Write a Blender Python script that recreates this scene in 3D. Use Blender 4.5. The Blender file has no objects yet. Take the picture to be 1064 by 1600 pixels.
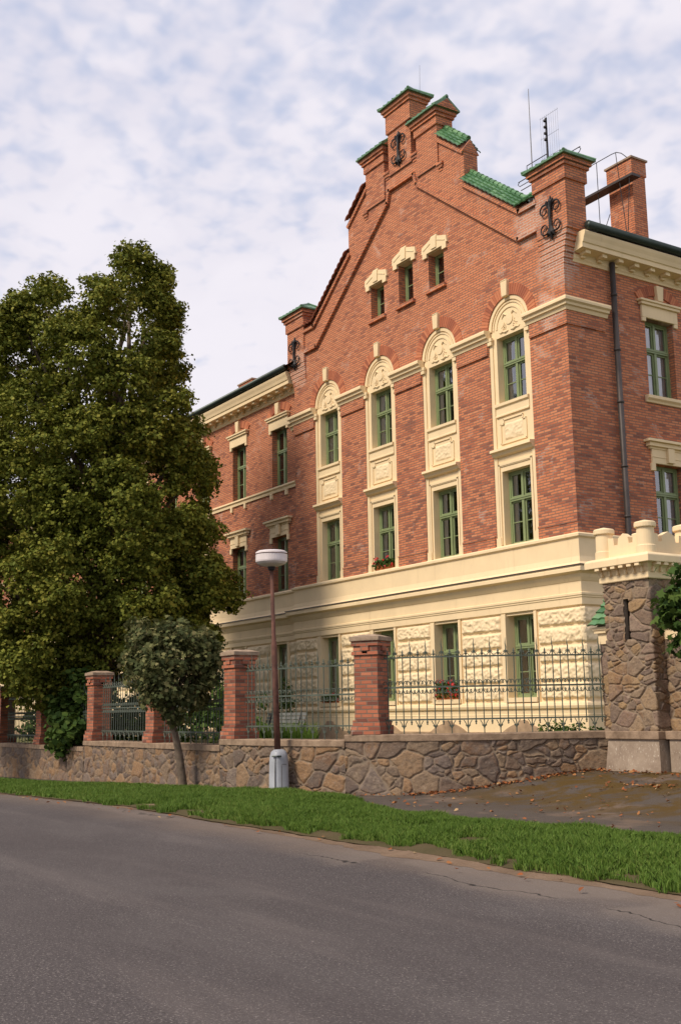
import bpy, math, random
import numpy as np
from mathutils import Matrix, Vector
from math import pi, sin, cos, radians

rnd = random.Random(7)
RNG = np.random.default_rng(11)
SC = bpy.context.scene
COL = SC.collection

# ------------------------------------------------------------------ camera
PITCH, ROLL, YAW = 0.174840889, -0.0173958281, -0.994449907
fwd = Vector((sin(YAW)*cos(PITCH), cos(YAW)*cos(PITCH), sin(PITCH)))
rgt = Vector((cos(YAW), -sin(YAW), 0)); up = rgt.cross(fwd)
r2 = cos(ROLL)*rgt + sin(ROLL)*up; u2 = -sin(ROLL)*rgt + cos(ROLL)*up
cam_d = bpy.data.cameras.new('camera'); cam = bpy.data.objects.new('camera', cam_d); COL.objects.link(cam)
cam.matrix_world = Matrix(((r2.x, u2.x, -fwd.x, 19.78576), (r2.y, u2.y, -fwd.y, -19.81222), (r2.z, u2.z, -fwd.z, 1.6), (0, 0, 0, 1)))
cam_d.sensor_fit = 'VERTICAL'; cam_d.sensor_height = 24; cam_d.lens = 24*1760.0/1600
cam_d.clip_start = 0.1; cam_d.clip_end = 3000
SC.camera = cam

# ------------------------------------------------------------------ sun, sky
SUN_EL, SUN_DIR = radians(46), Vector((-0.02, -1.0))       # horizontal direction towards the sun
sd = bpy.data.lights.new('sun', 'SUN'); sun = bpy.data.objects.new('sun', sd); COL.objects.link(sun)
sd.energy = 3.3; sd.angle = radians(14.0); sd.color = (1.0, 0.87, 0.70)
h = SUN_DIR.normalized()*cos(SUN_EL); tosun = Vector((h.x, h.y, sin(SUN_EL)))
sun.rotation_euler = tosun.to_track_quat('Z', 'Y').to_euler()
W = bpy.data.worlds.new('World'); SC.world = W; W.use_nodes = True
wt = W.node_tree
for n in list(wt.nodes): wt.nodes.remove(n)

class NT:
    """tiny helper for node trees"""
    def __init__(s, nt): s.nt = nt
    def __call__(s, typ, ins=None, **props):
        n = s.nt.nodes.new(typ)
        for k, v in props.items(): setattr(n, k, v)
        for k, v in (ins or {}).items(): s.set(n.inputs[k], v)
        return n
    def set(s, sock, v):
        if isinstance(v, bpy.types.NodeSocket): s.nt.links.new(v, sock)
        elif isinstance(v, bpy.types.Node): s.nt.links.new(v.outputs[0], sock)
        else: sock.default_value = v
    def math(s, op, a, b=None, clamp=False):
        n = s('ShaderNodeMath', operation=op, use_clamp=clamp); s.set(n.inputs[0], a)
        if b is not None: s.set(n.inputs[1], b)
        return n.outputs[0]
    def mix(s, fac, a, b, blend='MIX'):
        n = s('ShaderNodeMix', data_type='RGBA', blend_type=blend)
        s.set(n.inputs[0], fac); s.set(n.inputs[6], a); s.set(n.inputs[7], b)
        return n.outputs[2]
    def ramp(s, fac, stops, interp='LINEAR'):
        n = s('ShaderNodeValToRGB'); cr = n.color_ramp; cr.interpolation = interp
        while len(cr.elements) > 1: cr.elements.remove(cr.elements[-1])
        for i, (p, c) in enumerate(stops):
            e = cr.elements[0] if i == 0 else cr.elements.new(p)
            e.position = p; e.color = c if len(c) == 4 else (*c, 1)
        s.set(n.inputs[0], fac); return n.outputs[0]
    def step(s, v, a, b, o0=0.0, o1=1.0):
        n = s('ShaderNodeMapRange', interpolation_type='SMOOTHSTEP')
        for i, x in enumerate((v, a, b, o0, o1)): s.set(n.inputs[i], x)
        return n.outputs[0]
    def noise(s, vec, scale, detail=4, rough=0.5, dist=0.0):
        n = s('ShaderNodeTexNoise', {'Scale': scale, 'Detail': detail, 'Roughness': rough, 'Distortion': dist})
        if vec is not None: s.set(n.inputs['Vector'], vec)
        return n.outputs['Fac']
    def vscale(s, vec, v):
        n = s('ShaderNodeVectorMath', operation='MULTIPLY'); s.set(n.inputs[0], vec); n.inputs[1].default_value = v
        return n.outputs[0]

g = NT(wt)
sky = g('ShaderNodeTexSky', sky_type='NISHITA', sun_disc=False)
sky.sun_elevation = SUN_EL; sky.sun_rotation = math.atan2(SUN_DIR.x, SUN_DIR.y)
sky.air_density = 1.0; sky.dust_density = 1.5
tc = g('ShaderNodeTexCoord')
sep = g('ShaderNodeSeparateXYZ', {0: tc.outputs['Generated']})
zz = g.math('ADD', g.math('MAXIMUM', sep.outputs[2], 0.0), 0.30)
cv = g('ShaderNodeCombineXYZ', {0: g.math('DIVIDE', sep.outputs[0], zz), 1: g.math('DIVIDE', sep.outputs[1], zz), 2: 0.3}).outputs[0]
n1 = g.noise(cv, 27.0, 2, 0.45, 0.2)
n2 = g.noise(cv, 2.2, 3, 0.5, 0.3)
n3 = g.noise(cv, 8.0, 3, 0.5, 0.3)
puff = g.math('ADD', g.math('ADD', g.math('MULTIPLY', n1, 0.66), g.math('MULTIPLY', n3, 0.30)), g.math('MULTIPLY', n2, 0.36))
low = g.step(sep.outputs[2], 0.18, 0.62, 1.0, 0.0)          # far clouds merge towards the horizon
cover = g.step(g.math('ADD', puff, g.math('MULTIPLY', low, 0.15)), 0.42, 0.78, 0.36, 0.98)
shade = g.step(n3, 0.35, 0.65, 0.0, 1.0)
ccol = g.mix(shade, (7.1, 6.85, 7.7, 1), (8.0, 7.65, 8.3, 1))
ccol = g.mix(low, ccol, (8.3, 7.95, 8.5, 1))
sky_c = g.mix(0.65, sky.outputs[0], (4.3, 5.5, 8.2, 1))       # thin high haze over the blue
scol = g.mix(cover, sky_c, ccol)
bg = g('ShaderNodeBackground', {'Color': scol, 'Strength': 0.1})
wo = g('ShaderNodeOutputWorld', {'Surface': bg})

SC.view_settings.view_transform = 'Standard'; SC.view_settings.look = 'None'
SC.view_settings.exposure = 0.15; SC.view_settings.gamma = 1.0; SC.view_settings.use_curve_mapping = False
SC.cycles.max_bounces = 6; SC.cycles.transparent_max_bounces = 8

# ------------------------------------------------------------------ mesh helpers
def world_of(o):
    if o is None: return Matrix.Identity(4)
    return world_of(o.parent) @ o.matrix_parent_inverse @ o.matrix_basis

def link(o, parent=None):
    COL.objects.link(o)
    if parent is not None:
        o.parent = parent; o.matrix_parent_inverse = world_of(parent).inverted()
    return o

def sub(o, parent):                                   # child given in its parent's own coordinates
    COL.objects.link(o); o.parent = parent; return o

def empty(name, loc=(0, 0, 0), rotz=0.0):
    o = bpy.data.objects.new(name, None); COL.objects.link(o)
    o.location = loc; o.rotation_euler = (0, 0, rotz); o.empty_display_size = 0.2
    return o

def tag(o, label=None, cat=None, group=None, kind=None):
    if label: o['label'] = label
    if cat: o['category'] = cat
    if group: o['group'] = group
    if kind: o['kind'] = kind
    return o

class MB:
    def __init__(s): s.v = []; s.f = []
    def add(s, vs, fs):
        o = len(s.v); s.v.extend(tuple(v) for v in vs); s.f.extend(tuple(i+o for i in f) for f in fs); return s
    def box(s, x0, x1, y0, y1, z0, z1):
        return s.add([(x0,y0,z0),(x1,y0,z0),(x1,y1,z0),(x0,y1,z0),(x0,y0,z1),(x1,y0,z1),(x1,y1,z1),(x0,y1,z1)],
                     [(3,2,1,0),(4,5,6,7),(0,1,5,4),(1,2,6,5),(2,3,7,6),(3,0,4,7)])
    def prism(s, poly, y0, y1):                       # poly in (x, z), counter-clockwise seen from -Y
        n = len(poly)
        return s.add([(x, y0, z) for x, z in poly]+[(x, y1, z) for x, z in poly],
                     [tuple(range(n)), tuple(range(2*n-1, n-1, -1))]+[(i, i+n, (i+1) % n+n, (i+1) % n) for i in range(n)])
    def hprism(s, poly, z0, z1):                      # poly in (x, y), counter-clockwise from above
        n = len(poly)
        return s.add([(x, y, z0) for x, y in poly]+[(x, y, z1) for x, y in poly],
                     [tuple(range(n-1, -1, -1)), tuple(range(n, 2*n))]+[(i, (i+1) % n, (i+1) % n+n, i+n) for i in range(n)])
    def tube(s, pts, r, n=6, closed=False):
        pts = [Vector(p) for p in pts]; m = len(pts)
        rs = r if isinstance(r, (list, tuple)) else [r]*m
        t0 = (pts[1]-pts[0]).normalized(); ref = Vector((0, 0, 1)) if abs(t0.z) < .9 else Vector((1, 0, 0))
        nrm = t0.cross(ref).normalized(); vs = []
        for i, p in enumerate(pts):
            a = pts[i-1] if (i or closed) else pts[i]; b = pts[(i+1) % m] if (i < m-1 or closed) else pts[i]
            t = (b-a).normalized(); nrm = (nrm-t*nrm.dot(t)).normalized(); bn = t.cross(nrm)
            vs += [p+(nrm*cos(2*pi*k/n)+bn*sin(2*pi*k/n))*rs[i] for k in range(n)]
        fs = [(i*n+k, i*n+(k+1) % n, ((i+1) % m)*n+(k+1) % n, ((i+1) % m)*n+k) for i in range(m if closed else m-1) for k in range(n)]
        if not closed: fs += [tuple(range(n-1, -1, -1)), tuple((m-1)*n+k for k in range(n))]
        return s.add(vs, fs)
    def lathe(s, prof, c=(0, 0, 0), n=24):
        vs = [(c[0]+r*cos(2*pi*k/n), c[1]+r*sin(2*pi*k/n), c[2]+z) for r, z in prof for k in range(n)]
        m = len(prof)
        fs = [(i*n+k, i*n+(k+1) % n, (i+1)*n+(k+1) % n, (i+1)*n+k) for i in range(m-1) for k in range(n)]
        fs += [tuple(range(n-1, -1, -1)), tuple((m-1)*n+k for k in range(n))]
        return s.add(vs, fs)
    def sweep(s, path, prof):                         # closed profile (out, z); outwards = right of the path
        path = [Vector(p) for p in path]; m = len(path); k = len(prof); vs = []
        for i, p in enumerate(path):
            d0 = (path[i]-path[i-1]).normalized() if i else None
            d1 = (path[i+1]-path[i]).normalized() if i < m-1 else None
            a = d0 or d1; b = d1 or d0
            na = Vector((a.y, -a.x)); nb = Vector((b.y, -b.x)); mt = (na+nb); mt = mt/max(mt.dot(na), .05)
            vs += [(p.x+mt.x*o, p.y+mt.y*o, z) for o, z in prof]
        fs = [(i*k+j, (i+1)*k+j, (i+1)*k+(j+1) % k, i*k+(j+1) % k) for i in range(m-1) for j in range(k)]
        fs += [tuple(range(k)), tuple(reversed([(m-1)*k+j for j in range(k)]))]
        return s.add(vs, fs)
    def xf(s, M):
        s.v = [tuple(M @ Vector(v)) for v in s.v]; return s
    def merge(s, o, M=None):
        return s.add([tuple(M @ Vector(v)) if M else v for v in o.v], o.f)
    def mesh(s, name, m, smooth=False):
        me = bpy.data.meshes.new(name); me.from_pydata(s.v, [], s.f)
        if m: me.materials.append(m)
        if smooth: me.polygons.foreach_set('use_smooth', [True]*len(me.polygons))
        me.update(); return me
    def obj(s, name, m, parent=None, smooth=False, bevel=0.0):
        o = bpy.data.objects.new(name, s.mesh(name, m, smooth))
        if bevel:
            b = o.modifiers.new('bevel', 'BEVEL'); b.width = bevel; b.segments = 2; b.limit_method = 'ANGLE'
        return link(o, parent)

ROTR = Matrix.Rotation(pi/2, 4, 'Z')                   # front-face coordinates to right-face coordinates

def arc(cx, cz, r, a0, a1, n):
    return [(cx+r*cos(a0+(a1-a0)*i/n), cz+r*sin(a0+(a1-a0)*i/n)) for i in range(n+1)]

def plate(outer, holes, y0, y1):
    """solid plate in the XZ plane with holes"""
    cu = bpy.data.curves.new('c', 'CURVE'); cu.dimensions = '2D'; cu.fill_mode = 'BOTH'; cu.extrude = (y1-y0)/2
    for ring in [outer]+list(holes):
        sp = cu.splines.new('POLY'); sp.points.add(len(ring)-1); sp.use_cyclic_u = True
        for p, (x, z) in zip(sp.points, ring): p.co = (x, z, 0, 1)
    o = bpy.data.objects.new('c', cu); COL.objects.link(o)
    dg = bpy.context.evaluated_depsgraph_get(); dg.update()
    me = bpy.data.meshes.new_from_object(o.evaluated_get(dg))
    mb = MB(); ym = (y0+y1)/2
    mb.v = [(v.co.x, ym-v.co.z, v.co.y) for v in me.vertices]; mb.f = [tuple(p.vertices) for p in me.polygons]
    bpy.data.objects.remove(o); bpy.data.curves.remove(cu); bpy.data.meshes.remove(me)
    return mb

def mesh_np(name, verts, k, m, attrs=None, smooth=False):
    """verts (N*k, 3): N separate k-gons"""
    n = len(verts)//k; me = bpy.data.meshes.new(name)
    me.vertices.add(n*k); me.vertices.foreach_set('co', np.ascontiguousarray(verts, dtype=np.float32).ravel())
    me.loops.add(n*k); me.loops.foreach_set('vertex_index', np.arange(n*k, dtype=np.int32))
    me.polygons.add(n); me.polygons.foreach_set('loop_start', np.arange(0, n*k, k, dtype=np.int32))
    me.materials.append(m); me.update(calc_edges=True); return me

def grid_mesh(name, P, m, attrs=None, smooth=True, drop=None):
    """P (nu, nv, 3) grid"""
    nu, nv = P.shape[:2]; idx = np.arange(nu*nv).reshape(nu, nv)
    q = np.stack([idx[:-1, :-1], idx[1:, :-1], idx[1:, 1:], idx[:-1, 1:]], -1).reshape(-1, 4)
    if drop is not None: q = q[~drop.reshape(-1)[q].any(1)]
    me = bpy.data.meshes.new(name); me.vertices.add(nu*nv); me.vertices.foreach_set('co', P.reshape(-1).astype(np.float32))
    me.loops.add(q.size); me.loops.foreach_set('vertex_index', q.ravel().astype(np.int32))
    me.polygons.add(len(q)); me.polygons.foreach_set('loop_start', np.arange(0, q.size, 4, dtype=np.int32))
    if smooth: me.polygons.foreach_set('use_smooth', np.ones(len(q), dtype=bool))
    for k, a in (attrs or {}).items():
        at = me.attributes.new(k, 'FLOAT', 'POINT'); at.data.foreach_set('value', a.reshape(-1).astype(np.float32))
    me.materials.append(m); me.update(calc_edges=True); return me

def hash2(ix, iy, seed):
    v = np.sin(ix*127.1+iy*311.7+seed*74.7)*43758.5453
    return v-np.floor(v)

def vnoise(x, y, seed=0, octaves=4):
    t = np.zeros(np.broadcast(x, y).shape); amp = 0.5; f = 1.0
    for o in range(octaves):
        X, Y = x*f, y*f; ix, iy = np.floor(X), np.floor(Y); fx, fy = X-ix, Y-iy
        fx, fy = fx*fx*(3-2*fx), fy*fy*(3-2*fy)
        a, b = hash2(ix, iy, seed+o), hash2(ix+1, iy, seed+o); c, d = hash2(ix, iy+1, seed+o), hash2(ix+1, iy+1, seed+o)
        t += amp*((a*(1-fx)+b*fx)*(1-fy)+(c*(1-fx)+d*fx)*fy); amp *= .5; f *= 2.03
    return t

def sstep(a, b, x):
    t = np.clip((x-a)/(b-a), 0, 1); return t*t*(3-2*t)

def voronoi(s, z, cw, ch, seed, jit=0.85):
    X, Z = s/cw, z/ch; ix, iz = np.floor(X), np.floor(Z)
    f1 = np.full(X.shape, 9.0); f2 = f1.copy(); cid = np.zeros(X.shape); px = f1.copy(); pz = f1.copy()
    for dx in (-1, 0, 1):
        for dz in (-1, 0, 1):
            cx, cz = ix+dx, iz+dz
            qx = cx+.5+jit*(hash2(cx, cz, seed)-.5)+.5*(np.mod(cz, 2)-.5); qz = cz+.5+jit*(hash2(cx, cz, seed+5)-.5)
            d = np.sqrt(((X-qx)*min(1, cw/ch)**.5)**2+(Z-qz)**2)
            near = d < f1; f2 = np.where(near, f1, np.minimum(f2, d))
            cid = np.where(near, hash2(cx, cz, seed+9), cid); px = np.where(near, X-qx, px); pz = np.where(near, Z-qz, pz); f1 = np.where(near, d, f1)
    return f2-f1, cid, px, pz

def rubble(name, path, z0, z1, m, parent, cw=.42, ch=.34, seed=1, du=.02, relief=.045, batter=0.0, slit=None):
    """stone masonry following a ground path (outwards = right of the path), real relief, attributes cell + edge"""
    P = np.array(path, float); seg = np.linalg.norm(np.diff(P, axis=0), axis=1); S = np.concatenate([[0], np.cumsum(seg)])
    nu = max(2, int(S[-1]/du)); s = np.linspace(0, S[-1], nu)
    xy = np.stack([np.interp(s, S, P[:, 0]), np.interp(s, S, P[:, 1])], -1)
    T = np.gradient(xy, axis=0); T /= np.linalg.norm(T, axis=1)[:, None]; N = np.stack([T[:, 1], -T[:, 0]], -1)
    b = np.array([z0(*p) if callable(z0) else z0 for p in xy]); t = np.array([z1(*p) if callable(z1) else z1 for p in xy])
    nv = max(2, int((t-b).max()/du)); v = np.linspace(0, 1, nv)
    Z = b[:, None]+(t-b)[:, None]*v[None]; SS = np.repeat(s[:, None], nv, 1)
    wx = SS+.26*cw/.4*(vnoise(SS*2.2, Z*2.2, seed+20, 5)-.47); wz = Z+.24*ch/.3*(vnoise(SS*2.2, Z*2.2, seed+30, 5)-.47)
    e, cid, px, pz = voronoi(wx, wz, cw*1.25, ch*1.25, seed)
    e2, c2, p2, q2 = voronoi(wx+.13, wz+.07, cw*.66, ch*.66, seed+3)
    small = hash2(cid*71, cid*29, 8) > .52
    e, cid, px, pz = np.where(small, np.minimum(e, e2*.8), e), np.where(small, np.mod(c2+cid, 1), cid), np.where(small, p2*.6, px), np.where(small, q2*.6, pz)
    prof = sstep(.02, .15, e); h1 = hash2(cid*91, cid*37, 3)
    d = relief*prof*(.62+.45*h1)+relief*.55*prof*((h1-.5)*px*1.6+(hash2(cid*53, cid*17, 4)-.5)*pz*1.6)+.030*(vnoise(SS*8, Z*10, seed+40, 5)-.45)*prof+.006*(vnoise(SS*40, Z*40, seed+41, 2)-.4)
    d -= batter*v[None]
    ins = (SS > slit[0]) & (SS < slit[1]) & (Z > slit[2]) & (Z < slit[3]) if slit else None
    G = np.stack([xy[:, 0:1]+N[:, 0:1]*d, xy[:, 1:2]+N[:, 1:2]*d, Z], -1)
    o = bpy.data.objects.new(name, grid_mesh(name, G, m, {'cell': cid, 'edge': e}, drop=ins))
    return link(o, parent)

# ------------------------------------------------------------------ materials
def newmat(name):
    m = bpy.data.materials.new(name); m.use_nodes = True; nt = m.node_tree
    for n in list(nt.nodes): nt.nodes.remove(n)
    return m, NT(nt)

def finish(q, col, rough=.8, bump=None, bstr=.3, bdist=.01, metal=0.0, spec=.3, trans=None):
    p = q('ShaderNodeBsdfPrincipled', {'Base Color': col, 'Roughness': rough, 'Metallic': metal, 'Specular IOR Level': spec})
    if bump is not None:
        b = q('ShaderNodeBump', {'Strength': bstr, 'Distance': bdist, 'Height': bump}); q.set(p.inputs['Normal'], b.outputs[0])
    s = p.outputs[0]
    if trans is not None:
        t = q('ShaderNodeBsdfTranslucent', {'Color': col}); s = q('ShaderNodeMixShader', {0: trans, 1: s, 2: t.outputs[0]}).outputs[0]
    q('ShaderNodeOutputMaterial', {'Surface': s})

def objco(q): return q('ShaderNodeTexCoord').outputs['Object']

def plain(name, c, rough=.6, var=.15, scale=6, bump=.15, metal=0.0, spec=.3, c2=None):
    m, q = newmat(name); co = objco(q)
    n = q.noise(co, scale, 5, .6); d = tuple(x*(1-var) for x in c); l = c2 or tuple(min(1, x*(1+var)) for x in c)
    n2 = q.noise(co, scale*12, 3, .6)
    finish(q, q.ramp(n, [(.3, d), (.7, l)]), rough, n2, bump, .01, metal, spec)
    return m

def brick_mat(name, ca, cb, cc, mortar, bw=.27, bh=.0745, patch=.5, grade=False):
    m, q = newmat(name); co = objco(q); sp = q('ShaderNodeSeparateXYZ', {0: co})
    v = q('ShaderNodeCombineXYZ', {0: q.math('ADD', sp.outputs[0], sp.outputs[1]), 1: sp.outputs[2], 2: 0.0}).outputs[0]
    wob = q.noise(v, 2.2, 2); v2 = q('ShaderNodeVectorMath', {0: v}, operation='ADD')
    q.set(v2.inputs[1], q('ShaderNodeCombineXYZ', {0: 0.0, 1: q.math('MULTIPLY', wob, .012), 2: 0.0}).outputs[0])
    bt = q('ShaderNodeTexBrick', {'Vector': v2.outputs[0], 'Color1': (0, 0, 0, 1), 'Color2': (1, 1, 1, 1), 'Mortar': (.5, .5, .5, 1), 'Scale': 1.0, 'Mortar Size': .0115, 'Mortar Smooth': .25, 'Bias': 0.0, 'Brick Width': bw, 'Row Height': bh}, offset=.5)
    id_ = bt.outputs['Color']; mor = bt.outputs['Fac']
    big = q.noise(v, .55, 5, .6, .3); mid = q.noise(v, 2.6, 4, .6); fine = q.noise(v, 34, 4, .65)
    t = q.math('ADD', q.math('MULTIPLY', id_, .58), q.math('MULTIPLY', big, .62)); t = q.math('ADD', t, q.math('MULTIPLY', mid, .22))
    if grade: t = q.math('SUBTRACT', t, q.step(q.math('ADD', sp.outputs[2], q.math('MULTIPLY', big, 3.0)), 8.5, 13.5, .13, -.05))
    col = q.ramp(t, [(.22, cc), (.47, cb), (.68, ca), (1.0, tuple(min(1, x*1.12) for x in ca))])
    dark = q.step(id_, .0, .16, 1.0, 0.0); col = q.mix(q.math('MULTIPLY', dark, .42), col, (*cc, 1)); lite = q.step(id_, .86, 1.0, 0.0, .35); col = q.mix(lite, col, (.60, .30, .17, 1))
    col = q.mix(q.step(fine, .35, .75, 0, .3), col, (ca[0]*.6, ca[1]*.6, ca[2]*.7, 1))
    pale = q.step(q.noise(v, 1.25, 5, .65, .6), .565, .69, 0.0, patch)
    if grade:                                            # damp, scaling mortar beside the right-hand corner pier
        for (cx, cz, rr) in ((-.15, 13.0, 1.0), (-1.15, 14.35, .8), (-.6, 11.75, .7), (-13.2, 13.6, .8)):
            dv = q('ShaderNodeVectorMath', {0: v, 1: (cx, cz, 0)}, operation='DISTANCE').outputs['Value']
            pm = q.step(q.math('ADD', dv, q.math('MULTIPLY', q.math('SUBTRACT', mid, .5), 1.6)), rr*.45, rr, .95, 0.0); pale = q.math('MAXIMUM', pale, pm)
    mcol = q.mix(pale, (*mortar, 1), (.56, .45, .38, 1)); col = q.mix(q.math('MULTIPLY', pale, .30), col, (.46, .31, .25, 1))
    soot = q.step(q.noise(q.vscale(v, (1.6, .55, 1)), .8, 5, .65, .4), .62, .80, 0.0, .5); col = q.mix(soot, col, (.045, .03, .03, 1))
    col = q.mix(mor, col, mcol)
    hgt = q.math('SUBTRACT', q.math('MULTIPLY', fine, .35), mor)
    finish(q, col, .9, hgt, .8, .012, spec=.15); return m

def island_mat(name, stops, rough=.85, trans=None, spec=.2, noise=0.0, bump=.2):
    m, q = newmat(name); r = q('ShaderNodeNewGeometry').outputs['Random Per Island']; co = objco(q)
    n = q.noise(co, .45 if trans is not None else 20, 4, .6)
    f = q.math('ADD', q.math('MULTIPLY', r, 1-noise), q.math('MULTIPLY', n, noise))
    finish(q, q.ramp(f, stops), rough, q.noise(co, 60, 2), bump, .005, spec=spec, trans=trans); return m

def stone_mat(name, stops, mortar, mo=.10):
    m, q = newmat(name); co = objco(q)
    cell = q('ShaderNodeAttribute', attribute_name='cell').outputs['Fac']; edge = q('ShaderNodeAttribute', attribute_name='edge').outputs['Fac']
    n = q.noise(co, 7, 6, .65, .4); n2 = q.noise(co, 45, 4, .7); n3 = q.noise(co, 2.2, 4, .6, .8); n4 = q.noise(q.vscale(co, (1, 1, 2.2)), 16, 5, .7, .5)
    col = q.ramp(q.math('ADD', q.math('MULTIPLY', cell, .72), q.math('MULTIPLY', n, .3)), stops)
    col = q.mix(q.step(n3, .54, .68, 0, .45), col, (.19, .095, .045, 1)); col = q.mix(q.step(n4, .50, .66, 0, .6), col, (.085, .065, .055, 1)); col = q.mix(q.step(n4, .46, .32, 0, .4), col, (.36, .29, .215, 1))
    col = q.mix(q.step(n2, .5, .75, 0, .5), col, tuple(x*.35 for x in stops[1][1])+(1,))
    col = q.mix(q.step(n, .58, .72, 0, .35), col, (.34, .29, .23, 1))
    col = q.mix(q.step(q.math('ADD', edge, q.math('MULTIPLY', n2, .06)), mo*.6, mo+.05, 1.0, 0.0), col, q.mix(n2, (*[x*.7 for x in mortar], 1), (*mortar, 1)))
    finish(q, col, .92, q.math('ADD', q.math('MULTIPLY', n, .5), n2), .5, .012, spec=.15); return m

M_BRICK = brick_mat('red_brick', (.57, .208, .102), (.43, .140, .075), (.18, .08, .062), (.23, .145, .11), .255, .072, .75, True)  # mortar tone darkened so the colour carries the shadow in the joints
M_BRICK_DARK = brick_mat('pillar_brick', (.42, .145, .082), (.25, .09, .06), (.085, .05, .045), (.20, .14, .105), .24, .08, .55)
M_VOUS = island_mat('arch_brick', [(.0, (.28, .095, .058)), (.5, (.42, .142, .076)), (1.0, (.54, .205, .105))])
M_CREAM = None
def cream(name, c, streak=.35):
    m, q = newmat(name); co = objco(q)
    n = q.noise(co, 1.3, 5, .6, .3); st = q.noise(q.vscale(co, (3, 3, .35)), 1.6, 5, .65, .2); f = q.noise(co, 60, 4, .6)
    col = q.ramp(n, [(.3, tuple(x*.90 for x in c)), (.7, c)])
    col = q.mix(q.step(st, .56, .78, 0, streak), col, (c[0]*.60, c[1]*.56, c[2]*.52, 1)); col = q.mix(q.step(q.noise(co, 4.5, 6, .7, .5), .60, .76, 0, .3), col, (c[0]*.62, c[1]*.6, c[2]*.6, 1))
    finish(q, col, .88, q.math('ADD', f, q.math('MULTIPLY', n, .6)), .22, .01, spec=.15); return m
M_CREAM = cream('cream_plaster', (.83, .655, .41))
M_ROUGH = cream('rusticated_plaster', (.83, .67, .435), .4)
M_BASE = plain('plinth_stone', (.36, .25, .16), .9, .3, 3, .5)
M_GREENPAINT = plain('green_window_paint', (.21, .26, .125), .45, .12, 3, .05, spec=.4)
M_DARKFRAME = plain('dark_green_paint', (.05, .09, .045), .5, .15, 4, .05)
M_GUTTER = plain('gutter_metal', (.035, .05, .045), .42, .3, 2, .1, metal=.4, spec=.5)
M_PIPE = plain('downpipe_metal', (.065, .055, .052), .5, .25, 2, .1, metal=.3)
M_IRON = plain('black_iron', (.022, .020, .022), .55, .3, 8, .2, metal=.3)
M_FENCE = plain('green_grey_iron', (.085, .105, .085), .55, .3, 7, .2, metal=.1)
M_STEEL = plain('rod_steel', (.16, .16, .17), .5, .2, 8, .1, metal=.5)
M_COPING = plain('coping_stone', (.27, .185, .125), .95, .4, 5, .9, c2=(.36, .26, .18))
M_CAPSTONE = plain('cap_stone', (.31, .23, .165), .92, .3, 6, .7)
M_CONC = None
def concrete():
    m, q = newmat('weathered_render'); co = objco(q); n = q.noise(co, 2.4, 6, .65, .5); s = q.noise(q.vscale(co, (1, 1, .5)), 30, 4, .7); b = q.noise(co, 5, 5, .7)
    col = q.ramp(n, [(.3, (.22, .165, .125)), (.7, (.36, .29, .225))]); col = q.mix(q.step(s, .58, .66, 0, .8), col, (.56, .50, .42, 1)); col = q.mix(q.step(b, .58, .7, 0, .5), col, (.13, .10, .08, 1))
    finish(q, col, .95, s, .5, .01, spec=.1); return m
M_CONC = concrete()
M_WALLSTONE = stone_mat('retaining_stone', [(.12, (.19, .13, .09)), (.3, (.115, .09, .078)), (.5, (.245, .175, .115)), (.66, (.27, .165, .09)), (.8, (.16, .125, .108)), (1., (.30, .235, .17))], (.27, .21, .155), .06)
M_TOWERSTONE = stone_mat('tower_stone', [(.12, (.21, .145, .10)), (.3, (.15, .11, .09)), (.5, (.27, .195, .13)), (.68, (.32, .21, .11)), (.82, (.22, .15, .115)), (1., (.34, .27, .195))], (.29, .225, .165), .07)
M_BROWNTILE = island_mat('brown_coping_tile', [(0, (.22, .08, .05)), (1, (.36, .13, .08))], .8)
M_TILE = island_mat('green_glazed_tile', [(0, (.05, .14, .055)), (.5, (.085, .21, .09)), (1, (.15, .29, .14))], .35, None, .5)
M_COPPER = plain('green_cap_tile', (.075, .19, .085), .4, .35, 9, .3, spec=.5, c2=(.14, .28, .15))
M_ROOF = brick_mat('roof_tile', (.34, .16, .08), (.25, .10, .06), (.14, .07, .05), (.08, .05, .04), .22, .18, .2)
M_CURTAIN = plain('white_curtain', (.78, .78, .80), .9, .06, 5, .05)
M_CURTAIN2 = plain('brown_blind', (.22, .09, .05), .9, .15, 5, .05)
M_DARK = plain('room_shade_black', (.018, .018, .017), .9, .3, .7, .05)  # near-black colour carries the darkness of the unlit rooms
M_FLOWER = island_mat('flower_petals', [(0, (.55, .02, .03)), (.6, (.75, .05, .04)), (1, (.80, .16, .2))], .6, .2)
M_POT = plain('terracotta_planter', (.42, .12, .04), .8, .2, 8, .2)
M_LAMPPOLE = plain('rusty_pole', (.085, .038, .03), .8, .35, 6, .4, c2=(.15, .068, .05))
M_LAMPHEAD = plain('white_lamp_housing', (.66, .60, .60), .5, .1, 5, .05, spec=.4)
M_LAMPBOX = plain('grey_plastic_cabinet', (.30, .32, .35), .5, .1, 5, .05, spec=.4)
M_BARK = plain('tree_bark', (.13, .10, .075), .95, .4, 9, .9)
M_BENCH = plain('grey_bench_wood', (.16, .165, .16), .8, .25, 7, .3)
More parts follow.
